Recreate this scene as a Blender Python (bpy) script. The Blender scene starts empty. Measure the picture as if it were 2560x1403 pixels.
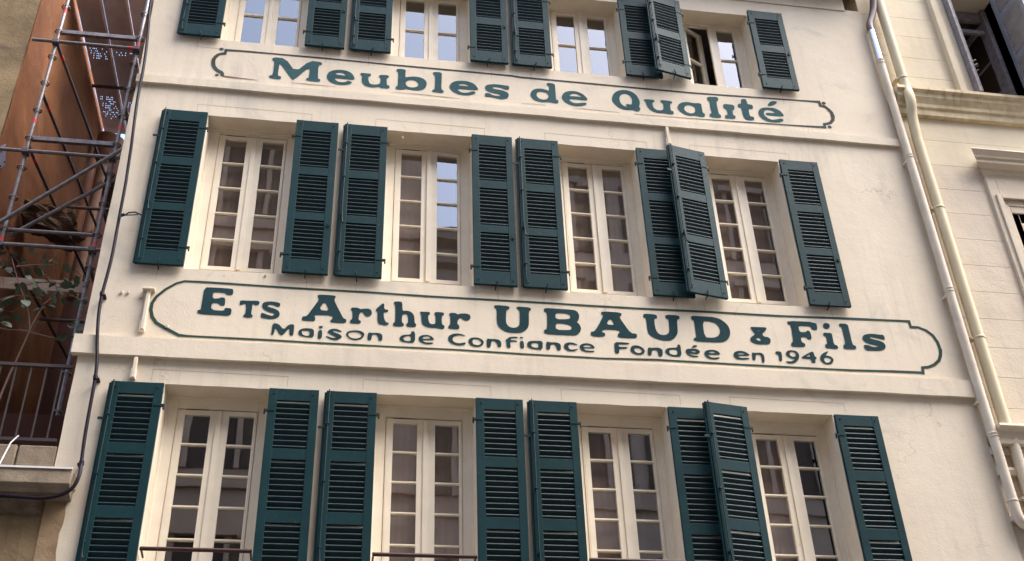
import bpy, bmesh, math, random
from mathutils import Matrix, Vector, noise
from mathutils.geometry import tessellate_polygon
R = math.radians
random.seed(7)
sc = bpy.context.scene
COL = sc.collection

# ------------------------------------------------------------------ camera
cd = bpy.data.cameras.new('camera'); cam = bpy.data.objects.new('camera', cd); COL.objects.link(cam)
cam.matrix_world = Matrix(((0.98688935, -0.06192531, -0.14904582, 0.0),
                           (-0.15820852, -0.55385372, -0.81744487, -9.6),
                           (-0.03192905, 0.83030796, -0.55638945, 1.6),
                           (0, 0, 0, 1)))
cd.sensor_width = 36.0; cd.lens = 38.97; cd.clip_end = 500; cd.clip_start = 0.05
sc.camera = cam

# ------------------------------------------------------------------ sky, sun, exposure
w = bpy.data.worlds.new('World'); sc.world = w; w.use_nodes = True
nt = w.node_tree; nt.nodes.clear()
sky = nt.nodes.new('ShaderNodeTexSky'); sky.sky_type = 'NISHITA'; sky.sun_disc = False
SUN_EL, SUN_ROT = R(60), R(112)
sky.sun_elevation = SUN_EL; sky.sun_rotation = SUN_ROT
sky.dust_density = 3.6; sky.air_density = 1.0; sky.ozone_density = 1.2; sky.altitude = 20
bg = nt.nodes.new('ShaderNodeBackground'); bg.inputs['Strength'].default_value = 0.15
wo = nt.nodes.new('ShaderNodeOutputWorld')
nt.links.new(sky.outputs[0], bg.inputs[0]); nt.links.new(bg.outputs[0], wo.inputs[0])
sd = bpy.data.lights.new('sun', 'SUN'); sun = bpy.data.objects.new('sun', sd); COL.objects.link(sun)
sd.energy = 1.25; sd.angle = R(50); sd.color = (1.0, 0.985, 0.955)
dv = Vector((math.sin(SUN_ROT) * math.cos(SUN_EL), math.cos(SUN_ROT) * math.cos(SUN_EL), math.sin(SUN_EL)))
sun.rotation_euler = dv.to_track_quat('Z', 'Y').to_euler(); sun.location = (4, -8, 30)
sc.view_settings.view_transform = 'Standard'; sc.view_settings.look = 'None'
sc.view_settings.gamma = 1; sc.view_settings.use_curve_mapping = False
sc.view_settings.exposure = 2.24

# ------------------------------------------------------------------ materials
def s2l(h):
    return tuple(((c / 255) / 12.92 if c / 255 <= .04045 else ((c / 255 + .055) / 1.055) ** 2.4) for c in h)

def mat(name, col, rough=.8, var=None, scale=3.0, bump=.3, bscale=60, bdist=.004, spec=.3, metal=0.0,
        spots=None, streak=None, coat=0.0, big=None, cracks=None, blot=None):
    """col linear rgb; var (rgb, amount) mottling; spots (rgb, threshold, scale) flecks; streak (rgb, amount) vertical runs"""
    m = bpy.data.materials.new(name); m.use_nodes = True
    n = m.node_tree.nodes; l = m.node_tree.links; b = n['Principled BSDF']
    geo = n.new('ShaderNodeNewGeometry')
    cur = None
    def noi(sc_, det=6, rg=.6, vec=None, dist=0):
        t = n.new('ShaderNodeTexNoise'); t.inputs['Scale'].default_value = sc_; t.inputs['Detail'].default_value = det
        t.inputs['Roughness'].default_value = rg; t.inputs['Distortion'].default_value = dist
        l.new(vec or geo.outputs['Position'], t.inputs['Vector']); return t.outputs['Fac']
    def ramp(f, a, z):
        r = n.new('ShaderNodeMapRange'); r.inputs['From Min'].default_value = a; r.inputs['From Max'].default_value = z
        l.new(f, r.inputs['Value']); return r.outputs['Result']
    def mul(f, k):
        q = n.new('ShaderNodeMath'); q.operation = 'MULTIPLY'; l.new(f, q.inputs[0])
        if isinstance(k, (int, float)): q.inputs[1].default_value = k
        else: l.new(k, q.inputs[1])
        return q.outputs[0]
    def mix(f, c2):
        nonlocal cur
        x = n.new('ShaderNodeMix'); x.data_type = 'RGBA'
        l.new(f, x.inputs['Factor'])
        if cur is None: x.inputs['A'].default_value = (*col, 1)
        else: l.new(cur, x.inputs['A'])
        x.inputs['B'].default_value = (*c2, 1); cur = x.outputs['Result']
    if big: mix(mul(ramp(noi(big[2], 3, .5, dist=.6), .4, .75), big[1]), big[0])
    if var: mix(mul(ramp(noi(scale), .35, .7), var[1]), var[0])
    if streak:
        mp = n.new('ShaderNodeMapping'); mp.inputs['Scale'].default_value = (7, 7, .5)
        l.new(geo.outputs['Position'], mp.inputs['Vector'])
        f = mul(ramp(noi(1.6, 5, .6, mp.outputs[0]), .5, .8), ramp(noi(.7, 3, .5), .4, .65))
        mix(mul(f, streak[1]), streak[0])
    if blot: mix(mul(ramp(noi(blot[2], 6, .62, dist=1.2), .56, .72), blot[1]), blot[0])
    if cracks:
        vo = n.new('ShaderNodeTexVoronoi'); vo.feature = 'DISTANCE_TO_EDGE'; vo.inputs['Scale'].default_value = cracks[2]
        nn_ = n.new('ShaderNodeTexNoise'); nn_.inputs['Scale'].default_value = 3.0; nn_.inputs['Detail'].default_value = 5
        l.new(geo.outputs['Position'], nn_.inputs['Vector'])
        va = n.new('ShaderNodeVectorMath'); va.operation = 'MULTIPLY_ADD'; va.inputs[1].default_value = (.8, .8, .8)
        l.new(nn_.outputs['Color'], va.inputs[0]); l.new(geo.outputs['Position'], va.inputs[2]); l.new(va.outputs[0], vo.inputs['Vector'])
        inv = n.new('ShaderNodeMapRange'); inv.inputs['From Min'].default_value = .0015; inv.inputs['From Max'].default_value = .005
        inv.inputs['To Min'].default_value = 1; inv.inputs['To Max'].default_value = 0; l.new(vo.outputs['Distance'], inv.inputs['Value'])
        mix(mul(mul(inv.outputs['Result'], ramp(noi(.9, 3, .5), .55, .62)), cracks[1]), cracks[0])
    if spots: mix(ramp(noi(spots[2], 4, .6), spots[1], spots[1] + .03), spots[0])
    if cur is None: b.inputs['Base Color'].default_value = (*col, 1)
    else: l.new(cur, b.inputs['Base Color'])
    b.inputs['Roughness'].default_value = rough; b.inputs['Metallic'].default_value = metal
    b.inputs['Specular IOR Level'].default_value = spec; b.inputs['Coat Weight'].default_value = coat
    if bump:
        bp = n.new('ShaderNodeBump'); bp.inputs['Strength'].default_value = bump; bp.inputs['Distance'].default_value = bdist
        a = n.new('ShaderNodeMath'); a.operation = 'ADD'
        l.new(noi(bscale, 5, .65), a.inputs[0]); l.new(mul(noi(bscale / 9, 4, .6), 2.2), a.inputs[1])
        l.new(a.outputs[0], bp.inputs['Height']); l.new(bp.outputs[0], b.inputs['Normal'])
    return m

M = {}
M['cream'] = mat('cream_render', (.69, .605, .47), .92, ((.62, .535, .42), .9), 1.3, .40, 45, .005, .15,
                 streak=((.38, .33, .27), .6), big=((.62, .545, .44), .8, .55), cracks=((.34, .26, .20), .55, .75), blot=((.47, .43, .36), .7, 1.1))
M['reveal'] = mat('cream_reveal', (.69, .60, .465), .85, ((.60, .51, .39), .9), 3, .35, 40, .004, .2)
M['score'] = mat('scored_joint', (.40, .30, .22), .95, bump=0)
M['soil'] = mat('soiled_render', (.33, .235, .145), .95, ((.15, .09, .05), 1.0), 2.2, .7, 35, .008, .1,
                spots=((.20, .12, .07), .66, 9))
M['white'] = mat('cream_joinery', (.82, .74, .60), .5, ((.72, .64, .50), .8), 4, .2, 30, .002, .3, spots=((.55, .46, .35), .74, 14))
M['green'] = mat('green_shutter_paint', (.0055, .0265, .0300), .5, ((.009, .035, .040), .9), 5, .35, 70, .002, .10,
                 spots=((.09, .17, .16), .705, 38), big=((.008, .034, .040), .9, .8), blot=((.012, .044, .048), .6, 11))
M['slat'] = mat('green_slat_paint', (.004, .018, .022), .5, ((.007, .026, .030), .8), 7, .25, 60, .002, .2,
                spots=((.16, .28, .28), .75, 30))
M['iron'] = mat('green_iron', (.006, .026, .030), .5, ((.03, .03, .025), .8), 12, .2, 60, .002, .12)
M['letter1'] = mat('faded_teal_sign_paint', (.034, .080, .090), .9, ((.050, .105, .112), .9), 3, .3, 60, .002, .08, spots=((.42, .40, .34), .74, 48), blot=((.065, .12, .125), .6, 9))
M['letter2'] = mat('dark_teal_sign_paint', (.015, .040, .047), .9, ((.024, .056, .062), .9), 3, .3, 60, .002, .08, spots=((.36, .34, .28), .76, 48), blot=((.030, .062, .066), .6, 9))
M['line'] = mat('dark_green_line_paint', (.018, .060, .058), .85, ((.040, .045, .022), .9), 4, .3, 60, .002, .15)
M['line1'] = mat('brownish_line_paint', (.045, .075, .078), .85, ((.055, .035, .022), 1.0), 3, .3, 60, .002, .15)
M['crack'] = mat('brown_hairline', (.20, .12, .08), .9, bump=0)
M['black'] = mat('dark_void', (.010, .008, .008), .9, bump=0)
M['room'] = mat('dim_room_wall', (.10, .07, .055), .9, bump=0)
M['ceil'] = mat('grey_ceiling', (.28, .24, .22), .9, bump=0)
M['curtain'] = mat('brown_curtain', (.29, .205, .155), .95, ((.25, .175, .13), .5), 3, .4, 90, .003, .1)
M['pipe'] = mat('cream_pipe_paint', (.66, .58, .46), .65, ((.54, .45, .35), .9), 4, .4, 22, .004, .25, streak=((.36, .30, .23), .7))
M['pipe2'] = mat('yellow_pipe_paint', (.60, .51, .33), .6, ((.54, .44, .27), .7), 4, .2, 30, .002, .35,
                 spots=((.35, .27, .15), .72, 30))
M['zinc'] = mat('bright_zinc', (.62, .60, .60), .18, bump=.1, metal=1.0, bscale=25)
M['zincd'] = mat('weathered_zinc', (.20, .16, .15), .5, ((.10, .08, .08), .8), 9, .3, 40, .003, .4, metal=.6)
M['cable'] = mat('purple_black_cable', (.014, .008, .014), .5, bump=.15, spec=.15)
M['yellow'] = mat('pale_yellow_stone', (.69, .60, .44), .92, ((.62, .53, .385), .9), 2.2, .5, 50, .005, .15,
                  streak=((.44, .36, .20), .35))
M['pale'] = mat('pale_grey_stone', (.64, .55, .43), .92, ((.57, .485, .38), .9), 2.0, .7, 40, .007, .15,
                streak=((.38, .31, .24), .4))
M['ycorn'] = mat('stained_yellow_cornice', (.66, .56, .38), .92, ((.44, .34, .20), .9), 6, .5, 50, .005, .15,
                 streak=((.16, .11, .06), .9))
M['greysh'] = mat('grey_shutter_paint', (.17, .16, .165), .5, ((.26, .25, .265), .8), 6, .3, 60, .002, .4)
M['greywood'] = mat('worn_grey_wood', (.16, .145, .155), .6, ((.28, .255, .26), .9), 16, .6, 70, .003, .3)
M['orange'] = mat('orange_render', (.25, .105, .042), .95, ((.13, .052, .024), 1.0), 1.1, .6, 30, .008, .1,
                  streak=((.10, .045, .03), .9), spots=((.50, .28, .16), .72, 2.6), big=((.10, .038, .026), 1.0, .5), blot=((.34, .20, .11), .4, .8))  # big: broad dark noise puts the narrow gap's shade into the colour
M['ochre'] = mat('weathered_ochre_render', (.27, .195, .11), .95, ((.13, .09, .05), 1.0), 1.6, .7, 30, .01, .1,
                 streak=((.07, .05, .035), 1.0), blot=((.10, .075, .05), .7, 1.4), spots=((.18, .12, .07), .66, 5))
M['stone'] = mat('grimy_grey_stone', (.19, .15, .11), .95, ((.31, .25, .18), .8), 7, .8, 60, .006, .1)
M['stoned'] = mat('blackened_stone', (.08, .056, .042), .95, ((.22, .17, .13), .7), 9, .8, 50, .008, .1)
M['maroon'] = mat('dark_red_render', (.045, .018, .015), .95, ((.07, .028, .022), .9), 1.5, .4, 30, .006, .1)
M['galv'] = mat('galvanised_tube', (.22, .19, .18), .45, ((.11, .09, .085), .9), 14, .3, 60, .002, .4, metal=.55)
M['galvd'] = mat('dull_galvanised_brace', (.12, .095, .09), .5, ((.08, .06, .06), .8), 10, .2, 60, .002, .4, metal=.4)
M['red'] = mat('red_marker_tape', (.60, .04, .035), .5, bump=0)
M['pink'] = mat('faded_pink_tape', (.55, .17, .20), .6, bump=0)
M['deck'] = mat('grey_steel_deck', (.66, .60, .61), .6, ((.52, .46, .46), .8), 5, .2, 40, .003, .4)
M['timber'] = mat('raw_scaffold_board', (.36, .25, .19), .9, ((.25, .17, .12), .9), 6, .5, 60, .004, .1)
M['blue'] = mat('blue_grey_plate', (.12, .12, .17), .55, ((.17, .165, .21), .7), 8, .3, 50, .002, .4)
M['railing'] = mat('dark_rusty_iron', (.030, .023, .024), .7, ((.055, .040, .036), .8), 10, .3, 60, .002, .3)
M['rail'] = mat('brown_painted_rail', (.045, .018, .016), .45, bump=.15)
M['rubble'] = mat('broken_masonry', (.085, .058, .038), .98, ((.12, .075, .05), 1.0), 5, 1.0, 22, .03, .05)
M['clay'] = mat('old_terracotta_pipe', (.36, .22, .15), .85, ((.25, .14, .09), .8), 5, .3, 40, .003, .2)
M['leaf'] = mat('fig_leaf', (.045, .068, .034), .55, ((.085, .105, .065), .9), 6, .2, 60, .002, .4)
M['stem'] = mat('pale_brown_stem', (.17, .105, .085), .8, bump=.2)
M['wire'] = mat('white_wire', (.66, .63, .60), .6, bump=0)
M['roof'] = mat('brown_eave', (.16, .10, .08), .9, bump=.3)
M['street'] = mat('asphalt', (.06, .058, .055), .9, ((.08, .078, .075), .8), 3, .6, 60, .01, .2)
M['pave'] = mat('pavement_stone', (.22, .20, .18), .9, ((.26, .24, .21), .8), 4, .4, 50, .006, .2)
M['opp'] = mat('opposite_render', (.54, .39, .29), .92, ((.42, .30, .22), .9), 2, .4, 40, .006, .15)
M['oppg'] = mat('opposite_greyer_render', (.46, .36, .29), .92, ((.34, .26, .21), .9), 2, .4, 40, .006, .15)

def glass_mat(name, tint, ior):
    m = bpy.data.materials.new(name); m.use_nodes = True
    n = m.node_tree.nodes; l = m.node_tree.links; n.clear()
    o = n.new('ShaderNodeOutputMaterial'); mx = n.new('ShaderNodeMixShader')
    tr = n.new('ShaderNodeBsdfTransparent'); tr.inputs[0].default_value = (*tint, 1)
    gl = n.new('ShaderNodeBsdfGlossy'); gl.inputs['Roughness'].default_value = .012
    fr = n.new('ShaderNodeFresnel'); fr.inputs['IOR'].default_value = ior
    bp = n.new('ShaderNodeBump'); bp.inputs['Strength'].default_value = .10; bp.inputs['Distance'].default_value = .004
    t = n.new('ShaderNodeTexNoise'); t.inputs['Scale'].default_value = 3.2; t.inputs['Detail'].default_value = 1
    g = n.new('ShaderNodeNewGeometry'); l.new(g.outputs['Position'], t.inputs['Vector'])
    l.new(t.outputs['Fac'], bp.inputs['Height']); l.new(bp.outputs[0], gl.inputs['Normal'])
    fl = n.new('ShaderNodeMath'); fl.operation = 'SUBTRACT'; fl.inputs[0].default_value = 1.0; l.new(g.outputs['Backfacing'], fl.inputs[1])
    fm = n.new('ShaderNodeMath'); fm.operation = 'MULTIPLY'; l.new(fr.outputs[0], fm.inputs[0]); l.new(fl.outputs[0], fm.inputs[1])
    l.new(fm.outputs[0], mx.inputs[0]); l.new(tr.outputs[0], mx.inputs[1]); l.new(gl.outputs[0], mx.inputs[2])
    l.new(mx.outputs[0], o.inputs[0]); return m
M['glass'] = glass_mat('double_glazing', (.90, .90, .90), 3.0)

# ------------------------------------------------------------------ mesh helpers
class MB:
    def __init__(s): s.v = []; s.f = []
    def box(s, x0, x1, y0, y1, z0, z1):
        b = len(s.v)
        s.v += [(x, y, z) for z in (z0, z1) for y in (y0, y1) for x in (x0, x1)]
        s.f += [tuple(b + i for i in q) for q in ((0, 2, 3, 1), (4, 5, 7, 6), (0, 1, 5, 4), (2, 6, 7, 3), (0, 4, 6, 2), (1, 3, 7, 5))]
        return s
    def tube(s, pts, r, n=10, caps=True):
        pts = [Vector(p) for p in pts]; rs = r if isinstance(r, (list, tuple)) else [r] * len(pts)
        b = len(s.v); prev = None
        for i, p in enumerate(pts):
            d = ((pts[i + 1] - p) if i < len(pts) - 1 else Vector((0, 0, 0))) + ((p - pts[i - 1]) if i else Vector((0, 0, 0)))
            d.normalize()
            u = prev if prev else (Vector((0, 0, 1)) if abs(d.z) < .9 else Vector((1, 0, 0)))
            u = (u - d * u.dot(d)).normalized(); prev = u; v = d.cross(u)
            for k in range(n):
                a = 2 * math.pi * k / n; s.v.append(tuple(p + (u * math.cos(a) + v * math.sin(a)) * rs[i]))
        for i in range(len(pts) - 1):
            for k in range(n):
                k2 = (k + 1) % n; s.f.append((b + i * n + k, b + i * n + k2, b + (i + 1) * n + k2, b + (i + 1) * n + k))
        if caps:
            s.f.append(tuple(b + k for k in reversed(range(n)))); e = b + (len(pts) - 1) * n; s.f.append(tuple(e + k for k in range(n)))
        return s
    def prof(s, prof, x0, x1, m0=0, m1=0):
        """extrude a closed (y,z) outline along x; m0/m1 mitre the ends by y depth (1 = 45 degrees)"""
        b = len(s.v); n = len(prof)
        for (x, mm, sg) in ((x0, m0, 1), (x1, m1, -1)):
            for y, z in prof: s.v.append((x + sg * mm * y, y, z))
        for k in range(n):
            k2 = (k + 1) % n; s.f.append((b + k, b + k2, b + n + k2, b + n + k))
        s.f.append(tuple(b + k for k in reversed(range(n)))); s.f.append(tuple(b + n + k for k in range(n)))
        return s
    def mesh(s, name, m, smooth=False, weld=False):
        me = bpy.data.meshes.new(name); me.from_pydata(s.v, [], s.f); me.materials.append(m)
        bm = bmesh.new(); bm.from_mesh(me)
        if weld: bmesh.ops.remove_doubles(bm, verts=bm.verts, dist=1e-5)
        bmesh.ops.recalc_face_normals(bm, faces=bm.faces); bm.to_mesh(me); bm.free()
        if smooth:
            for p in me.polygons: p.use_smooth = True
            me.set_sharp_from_angle(angle=R(40))
        return me

def link(name, me, parent=None, loc=(0, 0, 0), rot=(0, 0, 0)):
    o = bpy.data.objects.new(name, me); COL.objects.link(o); o.location = loc; o.rotation_euler = rot
    if parent: o.parent = parent
    return o
def ob(name, mb, m, parent=None, bevel=0, smooth=False, loc=(0, 0, 0), rot=(0, 0, 0), label=None):
    o = link(name, mb.mesh(name, M[m] if isinstance(m, str) else m, smooth), parent, loc, rot)
    if bevel:
        md = o.modifiers.new('bevel', 'BEVEL'); md.width = bevel; md.segments = 2; md.limit_method = 'ANGLE'
    if label: o['label'] = label
    return o
def tag(o, label=None, cat=None, group=None, kind=None):
    if label: o['label'] = label
    if cat: o['category'] = cat
    if group: o['group'] = group
    if kind: o['kind'] = kind
    return o
def thing(name, label, cat, loc=(0, 0, 0), group=None):
    o = bpy.data.objects.new(name, None); COL.objects.link(o); o.location = loc; o.empty_display_size = .2
    return tag(o, label, cat, group)
def sub(name, mb, m, parent, **k):
    """child of a thing whose empty is not at the origin: geometry given in world space"""
    o = ob(name, mb, m, parent, **k); o.matrix_parent_inverse = Matrix.Translation(-Vector(parent.location)); return o
def nz(x, z, s=1.0, k=0.0):
    return noise.noise(Vector((x * s, z * s, k)))
LETTERS=[
(0,'M','-990,11076 -844,11074 -715,10872 -564,11071 -421,11066 -418,11018 -458,11013 -453,10794 -424,10791 -424,10746 -582,10751 -583,10790 -554,10798 -555,10979 -721,10744 -747,10750 -906,11003 -907,10930 -911,10786 -869,10782 -871,10734 -925,10733 -1007,10746 -1003,10783 -965,10789 -965,11020 -990,11018',[],[]),
(0,'e','-353,10855 -337,10913 -292,10949 -230,10967 -160,10969 -101,10954 -58,10919 -36,10873 -28,10838 -54,10827 -268,10833 -249,10799 -219,10775 -173,10771 -138,10781 -105,10805 -88,10805 -55,10785 -68,10761 -119,10739 -182,10730 -246,10736 -305,10761 -342,10804',['-260,10889 -244,10912 -210,10925 -175,10925 -145,10908 -126,10881'],[]),
(0,'u','37,10951 104,10950 158,10951 155,10905 129,10902 132,10834 148,10791 186,10780 233,10786 270,10806 273,10899 252,10905 254,10945 368,10951 367,10907 341,10903 348,10788 380,10787 379,10739 272,10737 266,10758 217,10738 159,10734 100,10750 61,10789 53,10840 58,10905 32,10918',[],[]),
(0,'b','457,11064 501,11074 566,11066 561,10999 562,10939 604,10956 669,10968 735,10964 783,10941 813,10900 816,10852 802,10802 767,10766 720,10748 644,10747 564,10761 557,10744 453,10736 452,10780 475,10787 478,11022 455,11023',['565,10858 588,10893 635,10911 688,10905 718,10864 716,10824 690,10798 649,10787 602,10790 572,10818'],[]),
(0,'l','892,11073 994,11076 994,11012 989,10792 1018,10787 1015,10745 980,10743 882,10747 884,10783 913,10787 916,11023 892,11024',[],[]),
(0,'e','1087,10868 1108,10915 1159,10954 1225,10968 1297,10969 1357,10950 1399,10918 1422,10876 1433,10845 1404,10837 1177,10832 1194,10800 1224,10780 1265,10776 1307,10785 1355,10811 1379,10813 1402,10794 1373,10765 1313,10742 1235,10737 1164,10756 1110,10798 1090,10832',['1185,10888 1212,10914 1260,10923 1296,10914 1329,10885'],[]),
(0,'s','1805,10955 1805,10885 1749,10891 1701,10913 1646,10919 1601,10907 1615,10883 1676,10878 1742,10865 1789,10839 1800,10799 1787,10757 1750,10733 1696,10724 1636,10736 1576,10747 1510,10741 1511,10804 1559,10805 1607,10778 1661,10771 1708,10782 1680,10803 1620,10814 1560,10828 1524,10852 1510,10895 1526,10929 1574,10950 1653,10961 1708,10959 1756,10953',[],[]),
(0,'d','2272,11062 2371,11056 2373,10982 2372,10875 2372,10797 2402,10790 2398,10738 2344,10737 2281,10750 2223,10737 2156,10740 2102,10762 2067,10806 2063,10855 2081,10906 2122,10943 2184,10957 2245,10950 2293,10927 2300,11006 2273,11019',['2133,10838 2147,10889 2182,10905 2231,10903 2270,10887 2286,10848 2275,10806 2243,10782 2200,10777 2158,10793'],[]),
(0,'e','2446,10859 2468,10911 2516,10948 2585,10964 2653,10957 2713,10923 2753,10874 2763,10847 2752,10825 2651,10830 2531,10828 2544,10793 2579,10769 2628,10766 2684,10781 2734,10788 2752,10772 2725,10745 2668,10724 2607,10719 2546,10732 2487,10766 2453,10811',['2536,10871 2563,10907 2608,10927 2650,10916 2680,10895 2696,10874 2617,10879'],[]),
(0,'Q','3072,10900 3090,10968 3139,11023 3205,11054 3274,11058 3336,11038 3382,10994 3410,10931 3420,10866 3400,10794 3419,10768 3400,10733 3373,10714 3338,10730 3317,10740 3256,10729 3195,10734 3141,10760 3096,10812 3072,10858',['3165,10910 3177,10957 3211,10990 3256,10997 3298,10976 3322,10929 3323,10871 3309,10822 3278,10825 3246,10821 3233,10812 3258,10778 3218,10785 3183,10814 3165,10861'],[]),
(0,'u','3476,10934 3607,10937 3606,10896 3573,10888 3577,10835 3591,10791 3624,10771 3661,10769 3704,10784 3714,10834 3713,10896 3682,10905 3688,10945 3832,10939 3829,10901 3799,10895 3798,10778 3832,10775 3829,10723 3769,10722 3711,10731 3644,10724 3576,10737 3524,10780 3501,10834 3492,10899 3474,10905',[],[]),
(0,'a','3892,10855 3918,10907 3966,10939 4038,10950 4113,10938 4165,10948 4206,10940 4204,10874 4205,10787 4230,10784 4225,10724 4161,10721 4109,10736 4035,10723 3973,10737 3921,10776 3894,10814',['3973,10839 3995,10887 4039,10906 4088,10894 4116,10864 4117,10814 4092,10775 4046,10761 4003,10777 3978,10807'],[]),
(0,'l','4297,11070 4445,11082 4429,11005 4407,11001 4407,10924 4409,10801 4436,10780 4431,10730 4284,10731 4292,10788 4323,10791 4315,10893 4318,10997 4293,11009',[],[]),
(0,'i','4491,10975 4639,10970 4624,10884 4596,10878 4595,10797 4623,10791 4619,10739 4505,10731 4484,10741 4489,10786 4525,10790 4527,10878 4487,10908',[],[]),
(0,'t','4738,11081 4801,11089 4811,11050 4809,11004 4880,10998 4873,10927 4814,10926 4810,10851 4814,10803 4863,10798 4862,10744 4796,10734 4744,10746 4722,10802 4723,10935 4678,10940 4685,10997 4730,11000',[],[]),
(0,'é','4934,10885 4955,10932 4995,10963 5059,10978 5138,10982 5196,10962 5237,10929 5260,10882 5263,10855 5200,10848 5076,10847 5034,10852 5028,10874 5052,10890 5165,10891 5135,10923 5092,10940 5044,10937 5013,10909 5003,10873 5011,10830 5051,10790 5102,10776 5167,10793 5217,10813 5251,10792 5232,10766 5173,10740 5096,10736 5020,10747 4965,10785 4935,10836',[],['5078,11021 5114,11075 5157,11098 5216,11095 5198,11059 5144,11018 5083,11006']),
(1,'E','-1381,7817 -1293,7821 -1112,7820 -1098,7808 -1093,7760 -1104,7746 -1152,7743 -1169,7764 -1223,7769 -1291,7764 -1285,7690 -1234,7694 -1202,7710 -1173,7707 -1164,7693 -1159,7622 -1174,7611 -1201,7616 -1228,7641 -1286,7640 -1288,7557 -1160,7551 -1159,7584 -1136,7590 -1088,7586 -1090,7501 -1174,7500 -1407,7502 -1415,7537 -1406,7549 -1384,7548 -1382,7651',[],[]),
(1,'T','-1015,7688 -936,7688 -849,7695 -826,7684 -828,7651 -849,7642 -873,7645 -892,7661 -894,7608 -894,7525 -877,7524 -881,7494 -917,7490 -971,7497 -966,7523 -950,7528 -955,7651 -977,7649 -995,7636 -1016,7632 -1019,7661',[],[]),
(1,'S','-622,7683 -623,7644 -639,7634 -678,7652 -713,7659 -737,7651 -745,7633 -720,7626 -669,7611 -633,7590 -616,7556 -625,7520 -655,7498 -708,7488 -762,7493 -802,7504 -799,7558 -772,7551 -731,7534 -692,7526 -668,7541 -675,7561 -715,7567 -760,7585 -792,7615 -800,7650 -788,7677 -755,7692 -696,7696',[],[]),
(1,'A','-250,7810 -167,7813 -82,7810 -78,7791 -92,7762 -71,7707 -26,7620 8,7548 43,7532 41,7491 -44,7488 -113,7491 -115,7519 -93,7529 -99,7572 -272,7568 -275,7544 -264,7533 -267,7492 -331,7493 -397,7494 -396,7538 -349,7547 -306,7631 -241,7752 -255,7772 -259,7799',['-184,7740 -238,7629 -131,7620'],[]),
(1,'r','84,7678 152,7681 175,7664 207,7672 253,7678 283,7665 295,7630 286,7596 256,7582 226,7589 204,7633 179,7628 166,7597 163,7537 189,7524 185,7493 130,7491 81,7494 81,7532 102,7536 99,7637 83,7651',[],[]),
(1,'t','399,7752 415,7744 417,7680 458,7677 456,7647 413,7647 415,7590 426,7549 445,7523 467,7522 466,7501 436,7490 395,7494 362,7509 353,7544 351,7652 329,7655 336,7681',[],[]),
(1,'h','516,7781 564,7787 600,7778 602,7672 638,7680 684,7671 716,7640 727,7593 729,7536 746,7525 741,7490 688,7488 646,7491 646,7525 664,7532 663,7595 652,7633 632,7641 600,7626 598,7537 622,7520 617,7487 511,7486 513,7525 533,7532 530,7739 514,7747',[],[]),
(1,'u','782,7678 823,7678 884,7679 882,7646 865,7640 867,7584 880,7543 906,7532 942,7541 943,7638 928,7655 935,7682 977,7685 1028,7680 1026,7646 1005,7639 1005,7540 1034,7524 1031,7491 1013,7483 978,7487 944,7494 896,7491 840,7502 807,7527 798,7574 795,7640 784,7660',[],[]),
(1,'r','1087,7684 1152,7685 1165,7668 1204,7682 1251,7687 1292,7676 1305,7644 1291,7610 1255,7598 1224,7611 1204,7634 1178,7617 1165,7580 1167,7550 1186,7534 1185,7493 1131,7491 1072,7496 1075,7532 1092,7536 1095,7642 1082,7656',[],[]),
(1,'U','1553,7811 1713,7809 1709,7766 1678,7761 1669,7626 1680,7578 1711,7550 1752,7545 1789,7558 1814,7593 1820,7764 1789,7779 1789,7810 1938,7806 1937,7766 1915,7762 1911,7605 1899,7556 1866,7518 1823,7491 1750,7485 1678,7490 1621,7520 1586,7560 1574,7619 1578,7769 1552,7778',[],[]),
(1,'B','2080,7812 2229,7811 2390,7809 2427,7796 2451,7758 2451,7721 2435,7676 2419,7660 2448,7634 2462,7593 2453,7549 2424,7511 2391,7493 2264,7492 2069,7492 2066,7543 2101,7551 2109,7756 2077,7766',['2199,7756 2269,7761 2333,7756 2358,7736 2354,7705 2329,7688 2195,7680', '2195,7630 2272,7632 2341,7621 2366,7595 2359,7571 2331,7555 2191,7551'],[]),
(1,'A','2695,7812 2915,7811 2908,7764 2882,7759 2920,7684 2992,7560 3057,7559 3054,7503 2946,7499 2847,7502 2854,7551 2879,7558 2867,7591 2699,7590 2680,7552 2714,7547 2713,7499 2566,7495 2557,7550 2600,7556 2651,7635 2715,7762 2692,7773',['2784,7736 2733,7650 2831,7650'],[]),
(1,'U','3153,7815 3298,7812 3301,7762 3267,7757 3263,7694 3271,7614 3294,7573 3336,7558 3380,7566 3414,7599 3420,7655 3424,7761 3392,7768 3392,7818 3550,7818 3546,7769 3517,7764 3510,7624 3496,7573 3457,7522 3410,7496 3339,7493 3265,7510 3204,7543 3176,7590 3177,7760 3148,7766',[],[]),
(1,'D','3679,7823 3803,7824 3931,7823 4001,7803 4056,7759 4088,7705 4092,7642 4076,7585 4041,7540 3982,7512 3871,7505 3673,7505 3676,7548 3704,7550 3705,7624 3706,7764 3680,7772',['3800,7762 3873,7766 3932,7751 3972,7716 3984,7660 3968,7610 3936,7577 3890,7561 3796,7562'],[]),
(1,'&','4326,7725 4377,7727 4507,7731 4510,7713 4495,7690 4444,7640 4470,7610 4499,7612 4534,7590 4526,7539 4500,7519 4466,7518 4403,7510 4349,7519 4308,7544 4302,7575 4323,7601 4371,7638 4342,7683',['4392,7690 4432,7683 4418,7671', '4401,7600 4428,7574 4416,7556 4389,7559 4364,7573'],[]),
(1,'F','4762,7831 5097,7837 5096,7742 5059,7733 5029,7740 5022,7775 4971,7778 4879,7776 4881,7696 4955,7698 4965,7721 5005,7717 5006,7613 4961,7607 4947,7637 4881,7633 4880,7571 4919,7551 4912,7514 4829,7507 4753,7509 4759,7554 4786,7565 4797,7779 4764,7787',[],[]),
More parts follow.
